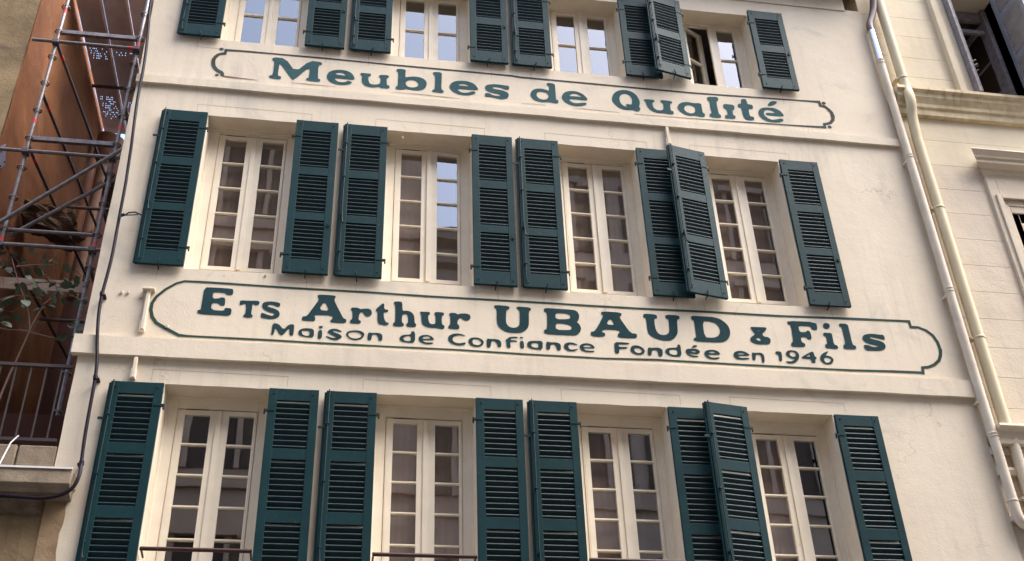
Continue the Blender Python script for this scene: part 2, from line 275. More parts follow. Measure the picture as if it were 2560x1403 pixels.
(1,'i','5153,7707 5249,7707 5250,7653 5247,7562 5286,7552 5288,7511 5220,7509 5142,7514 5145,7559 5172,7564 5177,7661 5149,7666',[],['5167,7800 5184,7826 5217,7834 5244,7821 5248,7793 5232,7766 5202,7757 5172,7769']),
(1,'l','5360,7837 5462,7840 5463,7737 5462,7569 5498,7565 5494,7518 5421,7515 5352,7513 5352,7564 5382,7571 5385,7792 5357,7797',[],[]),
(1,'s','5808,7721 5855,7724 5861,7660 5819,7667 5758,7679 5702,7688 5678,7674 5707,7660 5785,7646 5837,7621 5849,7577 5824,7538 5772,7518 5691,7513 5598,7511 5587,7579 5637,7583 5690,7561 5743,7563 5762,7572 5736,7583 5658,7597 5606,7625 5593,7669 5618,7705 5681,7727 5745,7728',[],[]),
(2,'M','-677,7441 -621,7440 -566,7372 -518,7439 -465,7442 -465,7373 -467,7309 -506,7312 -508,7405 -566,7312 -593,7308 -647,7397 -658,7306 -682,7304 -679,7354',[],[]),
(2,'a','-422,7341 -416,7376 -388,7397 -344,7405 -271,7402 -265,7305 -322,7300 -376,7307 -409,7322',['-393,7366 -377,7376 -311,7378 -310,7319 -348,7317 -378,7330'],[]),
(2,'i','-227,7391 -189,7394 -187,7293 -228,7291',[],['-226,7438 -185,7440 -188,7414 -223,7415']),
(2,'s','-138,7374 -118,7404 -79,7418 -40,7413 3,7395 1,7381 -23,7384 -58,7394 -90,7392 -72,7375 -22,7358 9,7334 3,7313 -28,7291 -67,7283 -107,7295 -147,7315 -148,7329 -123,7323 -78,7308 -41,7313 -70,7335 -110,7352',[],[]),
(2,'o','46,7360 58,7389 94,7406 144,7412 194,7407 225,7385 230,7363 215,7329 188,7308 149,7296 105,7301 69,7320',['67,7361 81,7382 120,7393 165,7390 198,7372 204,7352 187,7328 148,7315 109,7318 78,7335'],[]),
(2,'n','264,7397 314,7391 364,7397 399,7385 411,7359 408,7304 373,7305 368,7345 349,7376 305,7373 300,7306 262,7302',[],[]),
(2,'d','694,7433 734,7439 738,7304 656,7300 611,7308 583,7326 580,7350 595,7377 629,7391 695,7398',['618,7343 625,7364 650,7377 695,7382 695,7322 656,7319 628,7326'],[]),
(2,'e','770,7353 781,7383 811,7399 856,7405 897,7393 922,7368 930,7348 817,7341 814,7332 837,7316 877,7316 918,7318 920,7307 893,7297 847,7293 807,7305 779,7327',['812,7364 819,7378 856,7388 886,7382 887,7361 847,7358 814,7356'],[]),
(2,'C','1252,7413 1228,7414 1192,7421 1156,7415 1123,7396 1114,7369 1125,7340 1161,7326 1202,7327 1235,7341 1252,7333 1245,7315 1206,7301 1156,7301 1110,7315 1077,7343 1069,7378 1082,7411 1120,7434 1166,7442 1212,7434 1238,7424',[],[]),
(2,'o','1276,7355 1286,7385 1315,7402 1356,7406 1397,7398 1430,7374 1436,7347 1421,7317 1390,7296 1349,7292 1308,7304 1283,7329',['1320,7382 1355,7388 1386,7380 1411,7355 1406,7334 1380,7315 1354,7316 1320,7328'],[]),
(2,'n','1463,7401 1510,7396 1561,7400 1602,7387 1617,7353 1610,7305 1579,7303 1573,7344 1550,7375 1512,7373 1503,7296 1466,7292',[],[]),
(2,'f','1672,7404 1691,7426 1728,7438 1769,7440 1793,7432 1782,7422 1738,7421 1714,7412 1710,7395 1758,7397 1782,7390 1775,7379 1710,7378 1707,7341 1712,7306 1674,7300 1668,7332 1669,7380 1657,7394',[],[]),
(2,'i','1807,7393 1846,7394 1852,7307 1809,7303',[],['1808,7439 1842,7442 1843,7425 1811,7422']),
(2,'a','1881,7357 1889,7385 1919,7400 1966,7405 2047,7406 2039,7302 1972,7301 1915,7309 1887,7328',['1922,7351 1936,7376 2001,7381 1997,7322 1957,7322 1929,7334'],[]),
(2,'n','2083,7404 2127,7395 2185,7400 2226,7385 2234,7355 2229,7305 2194,7302 2187,7341 2168,7374 2126,7369 2117,7307 2078,7304',[],[]),
(2,'c','2413,7381 2383,7379 2347,7386 2321,7381 2310,7363 2315,7334 2343,7320 2375,7328 2412,7336 2401,7321 2363,7303 2316,7301 2275,7322 2262,7357 2276,7388 2312,7407 2359,7408 2395,7395',[],[]),
(2,'e','2429,7358 2442,7389 2480,7406 2523,7408 2564,7397 2588,7368 2592,7356 2571,7351 2471,7346 2480,7329 2511,7320 2583,7324 2581,7308 2525,7301 2478,7305 2443,7323',['2467,7367 2489,7384 2527,7388 2557,7375 2554,7364 2477,7360'],[]),
(2,'F','2804,7441 2909,7444 2962,7439 2966,7424 2906,7420 2848,7418 2846,7386 2941,7390 2938,7370 2848,7363 2846,7308 2800,7303 2800,7360',[],[]),
(2,'o','2968,7364 2982,7401 3019,7416 3066,7413 3107,7388 3124,7356 3111,7322 3077,7304 3034,7303 2988,7318 2971,7341',['3012,7373 3032,7387 3069,7383 3096,7360 3086,7336 3058,7322 3026,7329 3011,7349'],[]),
(2,'n','3159,7401 3204,7394 3265,7404 3306,7391 3317,7362 3304,7296 3264,7297 3262,7358 3245,7374 3201,7367 3188,7301 3149,7301',[],[]),
(2,'d','3484,7453 3517,7455 3515,7309 3442,7303 3384,7312 3349,7339 3343,7369 3361,7397 3406,7410 3478,7414',['3384,7366 3398,7386 3442,7393 3474,7390 3472,7329 3428,7323 3392,7336'],[]),
(2,'é','3564,7379 3579,7405 3623,7412 3678,7414 3714,7401 3724,7380 3709,7358 3675,7348 3632,7350 3600,7355 3614,7337 3651,7329 3697,7329 3695,7315 3653,7308 3606,7319 3572,7347',['3613,7376 3659,7391 3679,7382 3675,7368 3650,7370'],['3662,7458 3704,7455 3692,7438 3632,7417']),
(2,'e','3766,7371 3791,7399 3831,7412 3880,7413 3922,7398 3941,7369 3932,7355 3800,7351 3814,7331 3850,7316 3928,7326 3931,7314 3891,7298 3831,7295 3785,7317 3767,7346',['3812,7378 3844,7392 3877,7391 3895,7373 3830,7371'],[]),
(2,'e','4084,7365 4100,7397 4139,7416 4189,7419 4231,7405 4261,7382 4265,7365 4146,7356 4133,7344 4159,7332 4259,7338 4257,7324 4205,7312 4139,7309 4098,7327',['4133,7381 4152,7393 4210,7392 4204,7376 4143,7374'],[]),
(2,'n','4292,7408 4333,7403 4398,7410 4422,7386 4427,7349 4415,7285 4386,7290 4394,7335 4391,7384 4332,7382 4322,7313 4288,7311',[],[]),
(2,'1','4557,7427 4581,7439 4620,7437 4630,7416 4618,7318 4585,7316 4589,7402 4563,7400',[],[]),
(2,'9','4676,7425 4701,7453 4747,7462 4797,7454 4822,7422 4819,7379 4798,7341 4759,7308 4706,7294 4669,7303 4656,7320 4683,7323 4722,7321 4767,7351 4729,7361 4693,7377 4675,7401',['4715,7422 4735,7441 4766,7442 4789,7420 4782,7389 4749,7378 4721,7391'],[]),
(2,'4','4988,7466 4994,7426 4997,7397 5016,7394 5008,7365 4993,7363 4993,7319 4948,7319 4948,7365 4892,7366 4843,7369 4848,7384 4903,7421',['4946,7426 4898,7393 4947,7393'],[]),
(2,'6','5168,7477 5152,7454 5117,7418 5167,7417 5201,7389 5202,7359 5177,7323 5134,7306 5091,7315 5057,7344 5050,7380 5069,7418 5106,7451',['5100,7389 5135,7394 5170,7387 5178,7369 5151,7337 5110,7329 5095,7352'],[]),
]
BORDER2=[(-1343,7880,22),(-1581,7877,23),(-1655,7845,24),(-1749,7767,25),(-1825,7673,28),(-1855,7595,32),(-1856,7519,34),(-1832,7439,33),(-1785,7374,33),(-1687,7316,33),(-1556,7246,31),(-1474,7242,25),(-667,7245,23),(-279,7241,22),(508,7243,21),(1150,7248,22),(1804,7238,22),(2679,7236,23),(3232,7255,23),(4054,7250,23),(4715,7250,24),(5388,7252,25),(5846,7266,27),(6168,7270,29),(6204,7266,34),(6212,7333,32),(6284,7344,32),(6362,7378,35),(6431,7436,38),(6465,7499,39),(6484,7569,38),(6476,7665,33),(6441,7753,31),(6379,7812,27),(6292,7848,26),(6205,7846,31),(6201,7919,31),(6143,7920,26),(5388,7906,25),(4647,7887,25),(3923,7886,24),(3211,7876,24),(2513,7873,24),(2177,7876,23),(1488,7873,21),(820,7870,21),(245,7876,22),(-482,7872,21)]
BORDER1=[(-1527,10711,35),(-1530,10746,35),(-1544,10763,38),(-1577,10780,38),(-1611,10808,40),(-1639,10852,42),(-1650,10905,43),(-1651,10951,42),(-1636,10997,41),(-1606,11039,38),(-1570,11060,36),(-1533,11065,36),(-1529,11123,33),(-1359,11130,22),(-1097,11132,22),(-356,11134,21),(399,11127,22),(1117,11128,20),(1847,11125,23),(1945,11114,23),(2738,11114,24),(3546,11110,24),(4161,11113,21),(4945,11134,21),(5637,11153,23),(5784,11156,32),(5790,11094,38),(5847,11083,35),(5888,11040,41),(5916,10990,44),(5924,10928,50),(5909,10863,47),(5862,10809,40),(5817,10791,37),(5779,10785,31),(5780,10730,40),(5697,10725,28),(5449,10716,18),(4927,10702,16),(4514,10692,12),(4105,10682,9)]
FRAGS=[[(-1527,10707,19),(-1327,10697,14),(-1124,10690,5)],[(-754,10697,3),(-558,10696,9),(-238,10693,3)],[(402,10684,3),(692,10689,7),(1069,10680,8),(1211,10677,3)],[(1944,10689,4),(2235,10690,5)],[(2576,10681,3),(2709,10686,8),(3152,10676,4)],[(3326,10672,5),(3701,10676,7),(4105,10682,9)]]
DOTS=[(-1582,11131,25),(-1587,10715,21),(5844,11141,27),(5844,10741,26)]

# ------------------------------------------------------------------ ground
g = MB(); g.v = [(-150, -150, 0), (150, -150, 0), (150, 150, 0), (-150, 150, 0)]; g.f = [(0, 1, 2, 3)]
tag(ob('street', g, 'street'), kind='structure')
tag(ob('pavement', MB().box(-40, 40, -1.6, -.06, -.1, .13), 'pave', bevel=.01), kind='structure')

# ------------------------------------------------------------------ cream building
CB = thing('cream_building', 'cream rendered town house with dark green louvred shutters, in the middle of the photo', 'building')
X0, X1 = -2.44, 6.72
ZT, ZB = 12.93, 0.0
OPX = [(-1.61, -.63), (.37, 1.345), (2.335, 3.285), (4.095, 5.055)]
ROWS = {3: (4.40, 6.71), 2: (8.03, 10.10), 1: (11.28, 12.62)}
YW = .25   # plane of the window frames

def wall_mesh():
    """front wall sheet with openings cut out and reveals turned in; edges slightly wavy as hand rendered"""
    def line(marks, a, b, step):
        out = []
        ms = sorted(set([a, b] + marks))
        for i in range(len(ms) - 1):
            n = max(1, int(round((ms[i + 1] - ms[i]) / step)))
            out += [ms[i] + (ms[i + 1] - ms[i]) * k / n for k in range(n)]
        return out + [ms[-1]]
    xs = line([v for p in OPX for v in p], X0, X1, .12)
    zs = line([v for p in ROWS.values() for v in p], ZB, ZT, .12)
    s = MB(); idx = {}
    def P(x, z):
        k = (round(x, 5), round(z, 5))
        if k not in idx:
            jx = jz = 0
            edge = any(abs(x - v) < 1e-4 for p in OPX for v in p) or any(abs(z - v) < 1e-4 for p in ROWS.values() for v in p)
            if edge or abs(x - X0) < 1e-4: jx = .006 * nz(x, z, 3.1, 2); jz = .008 * nz(x, z, 3.3, 5) + .004 * nz(x, z, 11, 5)
            idx[k] = len(s.v); s.v.append((x + jx, 0, z + jz))
        return idx[k]
    def hole(x, z):
        return any(a < x < b for a, b in OPX) and any(c < z < d for c, d in ROWS.values())
    for i in range(len(xs) - 1):
        for j in range(len(zs) - 1):
            if hole((xs[i] + xs[i + 1]) / 2, (zs[j] + zs[j + 1]) / 2): continue
            s.f.append((P(xs[i], zs[j]), P(xs[i + 1], zs[j]), P(xs[i + 1], zs[j + 1]), P(xs[i], zs[j + 1])))
    b = len(s.v)
    s.v += [(X0, 0, ZB), (X0, 9, ZB), (X0, 9, ZT), (X0, 0, ZT), (X1, 0, ZB), (X1, 9, ZB), (X1, 9, ZT), (X1, 0, ZT)]
    s.f += [(b, b + 3, b + 2, b + 1), (b + 4, b + 5, b + 6, b + 7), (b + 3, b + 7, b + 6, b + 2)]
    # reveals
    rvs = []
    for a, c in OPX:
        for z0, z1 in ROWS.values():
            rv = MB(); rvs.append(rv)
            loop = [(x, z0) for x in xs if a - 1e-6 <= x <= c + 1e-6] + [(c, z) for z in zs if z0 + 1e-6 < z <= z1 + 1e-6] + \
                   [(x, z1) for x in reversed(xs) if a - 1e-6 <= x < c - 1e-6] + [(a, z) for z in reversed(zs) if z0 + 1e-6 < z < z1 - 1e-6]
            bb = len(rv.v)
            for x, z in loop:
                p = s.v[P(x, z)]; rv.v.append(p); rv.v.append((p[0] + .012 * (1 if x == a else -1 if x == c else 0), YW + .06, p[2] - (.006 if z == z1 else 0)))
            n = len(loop)
            for k in range(n):
                k2 = (k + 1) % n; rv.f.append((bb + 2 * k, bb + 2 * k2, bb + 2 * k2 + 1, bb + 2 * k + 1))
    return s, rvs
wm, rvs = wall_mesh()
ob('wall', wm, 'cream', CB)
for rv in rvs: ob('window_reveal', rv, 'reveal', CB)

# string courses with a slightly uneven underside
def course(zb, zt, proj, x0, x1):
    s = MB(); n = 90
    for i in range(n + 1):
        x = x0 + (x1 - x0) * i / n; d = .007 * nz(x, zb, 1.7, 3) + .004 * nz(x, zb, 9, 3)
        s.v += [(x, .01, zb + d), (x, -proj, zb + d + .004), (x, -proj - .002, zt - .02 + d), (x, -.0, zt + d)]
    for i in range(n):
        for k in range(3): s.f.append((4 * i + k, 4 * i + k + 1, 4 * i + k + 5, 4 * i + k + 4))
    s.f += [(0, 1, 2, 3), tuple(4 * n + k for k in (3, 2, 1, 0))]
    return s
ob('string_course', course(10.482, 10.615, .042, X0 - .004, 6.70), 'cream', CB)
ob('string_course', course(6.970, 7.195, .052, X0 - .06, 6.70), 'cream', CB)
ob('frieze', MB().box(X0, 6.50, -.014, -.003, 12.90, 13.22), 'cream', CB, bevel=.008)
ob('eave', MB().box(X0 - .1, 6.5, -.30, .6, 13.23, 13.30), 'roof', CB, bevel=.01)
ob('roof', MB().prof([(-.34, 13.30), (4.5, 14.6), (9.2, 13.3)], X0 - .1, 6.72), 'roof', CB)
# rough stained strip at the low left corner of the front
s = MB(); n = 26
for i in range(n + 1):
    z = 3.5 + (5.62 - 3.5) * i / n; s.v += [(X0 - .01, -.004, z), (-2.27 + .05 * nz(1, z, 4) + .03 * nz(2, z, 13) + (.03 if i == n else 0), -.005, z)]
for i in range(n): s.f.append((2 * i, 2 * i + 1, 2 * i + 3, 2 * i + 2))
ob('bare_plaster_strip', s, 'soil', CB)

# scored lintel outlines above and below the windows
def score(pts):
    s = MB(); t = .0022
    for (xa, za), (xb, zb_) in zip(pts, pts[1:]):
        n = 8
        for k in range(n):
            a = (xa + (xb - xa) * k / n, za + (zb_ - za) * k / n); b = (xa + (xb - xa) * (k + 1) / n, za + (zb_ - za) * (k + 1) / n)
            q = len(s.v)
            if abs(xb - xa) > abs(zb_ - za): s.v += [(a[0], -.0015, a[1] - t), (b[0], -.0015, b[1] - t), (b[0], -.0015, b[1] + t), (a[0], -.0015, a[1] + t)]
            else: s.v += [(a[0] - t, -.0015, a[1]), (a[0] + t, -.0015, a[1]), (b[0] + t, -.0015, b[1]), (b[0] - t, -.0015, b[1])]
            s.f.append((q, q + 1, q + 2, q + 3))
    return s
for r, (z0, z1) in ROWS.items():
    for a, c in OPX:
        if r != 1: ob('scored_line', score([(a - .13, z1 + .03), (a - .13, z1 + .15), (c + .15, z1 + .14), (c + .15, z1 + .03)]), 'score', CB)
        if r != 3: ob('scored_line', score([(a - .25, z0 - .02), (a - .25, z0 - .16 - (.04 if r == 1 else 0))]), 'score', CB); ob('scored_line', score([(c + .25, z0 - .02), (c + .25, z0 - .16 - (.05 if r == 1 else 0))]), 'score', CB)
ob('scored_line', score([(-1.86, 11.24), (-1.86, 11.14), (-1.45, 11.13)]), 'score', CB)

# old painted-over iron stubs left in the wall
def stub(x, z0, z1, head=True):
    m = MB().box(x - .018, x + .018, -.05, .01, z0, z1)
    if head: m.box(x - .06, x + .06, -.07, .01, z1 - .012, z1 + .012)
    m.box(x - .03, x + .024, -.045, .01, z0 - .01, z0 + .1)
    return ob('iron_wall_stub', m, 'cream', CB, bevel=.006)
stub(-1.90, 7.27, 7.73); stub(-1.905, 6.74, 6.96, False); stub(3.70, 10.20, 10.47, False)
for x, z in ((-2.16, 7.70), (-2.10, 7.70), (-1.97, 7.66), (-1.68, 7.34), (.55, 10.0)):
    ob('filled_fixing', MB().tube([(x, .005, z), (x, -.022, z - .006)], [.018, .012], 8), 'reveal', CB, smooth=True)

# ------------------------------------------------------------------ windows
def window(ci, row, npane, zgt, zgb, curtain=(), openleaf=False, tilt=(0, 0), ring=None):
    a, c = OPX[ci]; cx = (a + c) / 2 + .003; z0, z1 = ROWS[row]
    y = YW; lt = zgt + .06; lb = zgb - .045
    fr = MB(); A, C = cx - .375, cx + .375
    fr.box(a - .01, A, y - .01, y + .05, z0 - .02, z1 + .01); fr.box(C, c + .01, y - .01, y + .05, z0 - .02, z1 + .01)
    fr.box(A, C, y - .012, y + .05, lt, z1 + .01); fr.box(A, C, y - .012, y + .05, z0 - .02, lb)
    # raised outer bead
    fr.box(a - .002, a + .028, y - .024, y - .0105, z0, z1); fr.box(c - .028, c + .002, y - .024, y - .0105, z0, z1)
    fr.box(a + .028, c - .028, y - .024, y - .0125, z1 - .028, z1)
    fr.box(A, C, y - .02, y - .0125, lt + .004, lt + .014)
    W = ob('window', fr, 'white', CB, bevel=.004)
    W['label'] = {1: 'top storey', 2: 'middle storey', 3: 'lower storey'}[row] + ' cream window, ' + ['first', 'second', 'third', 'fourth'][ci] + ' from the left'
    # vent slot over the left leaf, and its trim
    ob('vent_slot', MB().box(cx - .30, cx - .09, y - .0145, y - .0128, lt - .012, lt - .002), 'black', W)
    for side in (0, 1):
        gl, gr = (cx - .303, cx - .068) if side == 0 else (cx + .108, cx + .342)
        L, Rr = (cx - .371, cx - .003) if side == 0 else (cx + .003, cx + .371)
        op = openleaf and side == 0
        hx = L if side == 0 else Rr
        ox = hx; oy = y
        def bx(m, x0, x1, y0, y1, za, zb): return m.box(x0 - ox, x1 - ox, y0 - oy, y1 - oy, za, zb)
        lf = MB()
        bx(lf, L, gl, y - .018, y + .03, lb, lt - .0125); bx(lf, gr, Rr, y - .018, y + .03, lb, lt - .0125)
        bx(lf, gl, gr, y - .017, y + .03, zgt, lt - .0125); bx(lf, gl, gr, y - .017, y + .03, lb, zgb)
        if side == 1: bx(lf, L - .012, L + .035, y - .032, y - .0185, lb + .01, lt - .02)
        bx(lf, (L + .014), (L + .02), y - .021, y - .0185, lb, lt - .02) if side == 0 else bx(lf, Rr - .02, Rr - .014, y - .021, y - .0185, lb, lt - .02)
        rot = (0, 0, R(27) if op else R(tilt[side]))
        S = ob('sash', lf, 'white', W, bevel=.004, loc=(ox, oy, 0), rot=rot)
        ph = (zgt - zgb) / npane
        # third level pieces stay direct children of the window (no fourth level)
        for k in range(npane):
            zt_, zb_ = zgt - k * ph - (.011 if k else 0), zgt - (k + 1) * ph + (.011 if k < npane - 1 else 0)
            pm = MB(); bx(pm, gl, gr, y + .004, y + .010, zb_, zt_)
            ob('pane', pm, 'glass', W, loc=(ox, oy, 0), rot=rot)
            if k:
                bm_ = MB(); bx(bm_, gl, gr, y - .016, y + .02, zt_, zt_ + .022); bx(bm_, gl, gr, y - .022, y - .016, zt_ + .006, zt_ + .016)
                ob('glazing_bar', bm_, 'white', W, loc=(ox, oy, 0), rot=rot)
        if side in curtain:
            cm = MB(); n = 22
            for i in range(n + 1):
                x = gl - .03 + (gr - gl + .06) * i / n; yy = y + .07 + .0016 * math.sin(i * 1.3 + ci) + .003 * nz(x * 3, row + ci, 9)
                cm.v += [(x, yy, zgb - .05), (x, yy, zgt + .03)]
            for i in range(n): cm.f.append((2 * i, 2 * i + 2, 2 * i + 3, 2 * i + 1))
            ob('curtain', cm, 'curtain', W, smooth=True)
    # the dim room behind
    rm = MB(); xa, xb, ya, yb, za, zb = cx - .85, cx + .85, y + .052, y + 2.2, z0 - .6, z1 + .25
    rm.v = [(x, yy, z) for z in (za, zb) for yy in (ya, yb) for x in (xa, xb)]
    rm.f = [(0, 1, 3, 2), (4, 6, 7, 5), (2, 3, 7, 6), (0, 2, 6, 4), (1, 5, 7, 3)]
    me = rm.mesh('room', M['room']); me.materials.append(M['ceil']); me.polygons[1].material_index = 1
    link('room', me, W)
    return W
for ci in range(4):
    window(ci, 1, 2, 12.54, 11.45, openleaf=(ci == 3))
window(0, 2, 5, 9.975, 8.24, (0, 1)); window(1, 2, 5, 9.975, 8.24, (0,), tilt=(0, 1.2)); window(2, 2, 5, 9.975, 8.24, (0, 1), tilt=(.8, 0)); window(3, 2, 5, 9.975, 8.24, (0, 1))
window(0, 3, 6, 6.52, 4.66, ()); window(1, 3, 6, 6.52, 4.66, (0, 1)); window(2, 3, 6, 6.52, 4.66, (0,)); window(3, 3, 6, 6.52, 4.66, (0,))
for a, c in OPX:
    ob('window_rail', MB().tube([(a + .02, -.06, 5.08), (c - .02, -.06, 5.08)], .019, 10).tube([(a + .03, -.06, 5.08), (a + .03, .1, 5.06)], .010, 6)
       .tube([(c - .03, -.06, 5.08), (c - .03, .1, 5.06)], .010, 6), 'rail', CB, smooth=True)

# ------------------------------------------------------------------ shutters
RZ = {2: (8.025, 10.085, [(9.935, 9.42), (9.31, 8.80), (8.70, 8.195)], 10),
      3: (4.20, 6.685, [(6.56, 6.065), (5.955, 5.46), (5.345, 4.85), (4.74, 4.34)], 9),
      1: (11.27, 12.66, [(12.51, 12.03), (11.905, 11.445)], 9)}
TH = .036
slat_cache = {}
def slat_mesh(wd, p, key):
    k = (round(wd, 3), round(p, 4), key)
    if k not in slat_cache:
        d = .030; t = .0085; dr = p * .80
        s = MB().prof([(0, 0), (.004, t * .9), (d, -dr + t), (d + .0035, -dr - .004), (d - .002, -dr - .008), (.0005, -.005)], -wd / 2, wd / 2)
        slat_cache[k] = s.mesh('slat', M['slat'])
    return slat_cache[k]
n_ind = [0]
def shutter(x0, x1, row, hinge, label, angle=0, yb=-.028, indiv=True, rod=False, dz=0, hook=False):
    """x0..x1 span, hinge 'L' or 'R'; front face looks to -y; local origin on the hinge edge"""
    zb, zt, pans, ns = RZ[row]; zb += dz; zt += dz
    hx = x0 if hinge == 'L' else x1; wd = x1 - x0
    a, c = (0, wd) if hinge == 'L' else (-wd, 0)
    st = .078; yf = -TH
    f = MB(); f.box(a, a + st, yf, 0, zb, zt); f.box(c - st, c, yf, 0, zb, zt)
    last = zt
    for (pt, pb) in pans + [(zb, None)]:
        f.box(a + st - .002, c - st + .002, yf + .0022, -.0022, pt + (dz if pb else 0), last); last = (pb + dz) if pb else last
    S = ob('shutter', f, 'green', CB, bevel=.003, loc=(hx, yb, 0), rot=(0, 0, R(angle)), label=label)
    cx_ = (a + c) / 2; pw = wd - 2 * st - .002
    joined = MB()
    for (pt, pb) in pans:
        pt += dz; pb += dz; p = (pt - pb) / ns; me = slat_mesh(pw, p, 0)
        for k in range(ns):
            z = pt - (k + .55) * p + random.uniform(-.0012, .0012); rx = random.uniform(-.05, .05)
            if pb < 4.9 and row == 3 and z < 4.85 and indiv: pass
            if indiv and z > 4.95:
                n_ind[0] += 1; link('slat', me, S, (cx_, yf + .004, z), (rx, random.uniform(-.004, .004), 0))
            else:
                b = len(joined.v); rm_ = Matrix.Rotation(rx, 4, 'X') @ Matrix.Rotation(random.uniform(-.004, .004), 4, 'Y')
                for v in me.vertices:
                    q = rm_ @ v.co; joined.v.append((q.x + cx_, q.y + yf + .004, q.z + z))
                joined.f += [tuple(b + i for i in pl.vertices) for pl in me.polygons]
    if joined.v: tag(ob('louvre_slats', joined, 'slat', S), kind='stuff')
    sg = 1 if hinge == 'L' else -1
    # strap hinges and their wall pins
    for z in (zt - .235, zb + .22):
        h = MB().box(min(0, -sg * .022), max(0, -sg * .022), yf - .002, yf + .012, z - .014, z + .014)
        h.box(min(0, sg * .065), max(0, sg * .065), yf - .004, yf - .0005, z - .007, z + .007)
        h.tube([(-sg * .026, yf + .012, z - .035), (-sg * .026, yf + .012, z + .02)], .0085, 8)
        for q in (.02, .05): h.tube([(sg * q, yf, z), (sg * q, yf - .009, z)], [.0075, .004], 8)
        ob('hinge', h, 'iron', S, smooth=True)
    bl = MB()
    for z in (zt - .055, zb + .06):
        for x in (a + .05, c - .05): bl.tube([(x, yf + .001, z), (x, yf - .008, z)], [.0085, .005], 8)
    tag(ob('bolt_heads', bl, 'iron', S, smooth=True), kind='stuff')
    # turn-button catch under the lower rail
    cxx = cx_ + random.uniform(-.03, .03); t = random.uniform(-.8, .8)
    ct = MB().tube([(cxx, yf + .012, zb - .03), (cxx, yf - .006, zb + .004), (cxx + .035 * math.sin(t), yf - .016, zb + .03), (cxx + .055 * math.sin(t), yf - .014, zb + .055)], [.006, .007, .008, .004], 7)
    ct.tube([(cxx, -.004, zb - .005), (cxx, .02, zb - .035)], .006, 6)
    ob('catch', ct, 'iron', S, smooth=True)
    if rod:   # espagnolette bar on the free stile
        xr = (a + .030) if hinge == 'R' else (c - .030); yr = yf - .016
        zlo = zb + .05; zhi = zt - .015
        rr = MB().tube([(xr, yr, zlo), (xr, yr, zhi), (xr - .006, yr + .004, zhi + .02)], .0062, 8)
        rr.tube([(xr + .0, yr, zlo + .03), (xr + .016, yr - .010, zlo + .005), (xr + .004, yr - .014, zlo - .018), (xr - .014, yr - .004, zlo - .006)], .0055, 6)
        ob('locking_bar', rr, 'iron', S, smooth=True)
        for q in (.12, .36, .62, .86):
            z = zlo + (zhi - zlo) * q
            ob('bar_guide', MB().box(xr - .014, xr + .014, yr - .009, yf, z - .009, z + .009), 'iron', S, bevel=.003)
        zh = zlo + (zhi - zlo) * .30
        ob('bar_handle', MB().tube([(xr, yr - .012, zh + .16), (xr + .006, yr - .016, zh + .05), (xr + .012, yr - .02, zh), (xr + .036, yr - .026, zh - .012)], [.006, .007, .009, .010], 8), 'iron', S, smooth=True)
        # rebate lip along the free edge, and a flat keeper tab
        xl = a if hinge == 'R' else c
        ob('rebate_strip', MB().box(xl - .018 if hinge == 'R' else xl, xl if hinge == 'R' else xl + .018, yf + .012, -.003, zb + .01, zt - .012), 'green', S, bevel=.003)
        if row != 1:
            zz = zt - .39
            ob('keeper_tab', MB().box(xl - .06 if hinge == 'R' else xl, xl if hinge == 'R' else xl + .06, yf - .004, yf + .002, zz - .014, zz + .014), 'iron', S, bevel=.002)
    else:
        xl = c - .028 if hinge == 'L' else a + .028; z = zb + .62
        ob('latch', MB().box(xl - .007, xl + .007, yf - .012, yf, z - .02, z + .02).tube([(xl, yf - .01, z), (xl - .03, yf - .016, z + .012)], .005, 6), 'iron', S, smooth=True)
    return S
ordn = ['first', 'second', 'third', 'fourth']; rown = {1: 'top storey', 2: 'middle storey', 3: 'lower storey'}
HW = .478
for row in (3, 2, 1):
    for ci, (a, c) in enumerate(OPX):
        ind = row == 3 or (row == 2 and ci == 0)
        base = 'open green louvred shutter %s of the ' + ordn[ci] + ' ' + rown[row] + ' window'
        ang = 0; yb = -.030; dz = 0
        if ci == 3: ang = {1: 12.5, 2: 11, 3: 10}[row]; yb = -.042; dz = {1: .02, 2: .0, 3: .03}[row]
        shutter(a + .005 - HW, a + .005 if ci else a + .002, row, 'R', base % 'left' + (', swung out over its neighbour' if ci == 3 else ''), ang, yb, ind, rod=True, dz=dz)
        shutter(c - .01, c - .01 + HW - (.012 if ci < 3 else 0), row, 'L', base % 'right', 0, -.030, ind)
# loose hook swinging from the first middle-storey shutter
hk = MB().tube([(-2.09, -.08, 8.60), (-2.16, -.10, 8.62), (-2.22, -.11, 8.60), (-2.25, -.11, 8.565)], .008, 7).tube([(-2.13, -.09, 8.60), (-2.19, -.12, 8.565), (-2.25, -.11, 8.565)], .007, 6).tube([(-2.255, -.11, 8.575), (-2.29, -.11, 8.555)], .017, 8)
ob('shutter_hook', hk, 'iron', CB, smooth=True)
# little crossed stub near the lower right of window one
ob('patch_fleck', MB().tube([(-.80, -.002, 8.0), (-.80, -.012, 8.0)], .012, 6), 'score', CB)

# rim of a round basket on the top right window sill
bk = MB()
for rr, zz in ((.085, 0), (.075, -.012), (.062, -.03)):
    bk.tube([(4.47 + rr * math.cos(t * math.pi / 12), .17, 11.325 + zz + rr * math.sin(t * math.pi / 12)) for t in range(0, 13)], .006, 6)
tag(ob('basket_rim', bk, 'galv', smooth=True), 'pale round wire rim propped on the sill of the open top window', 'basket')

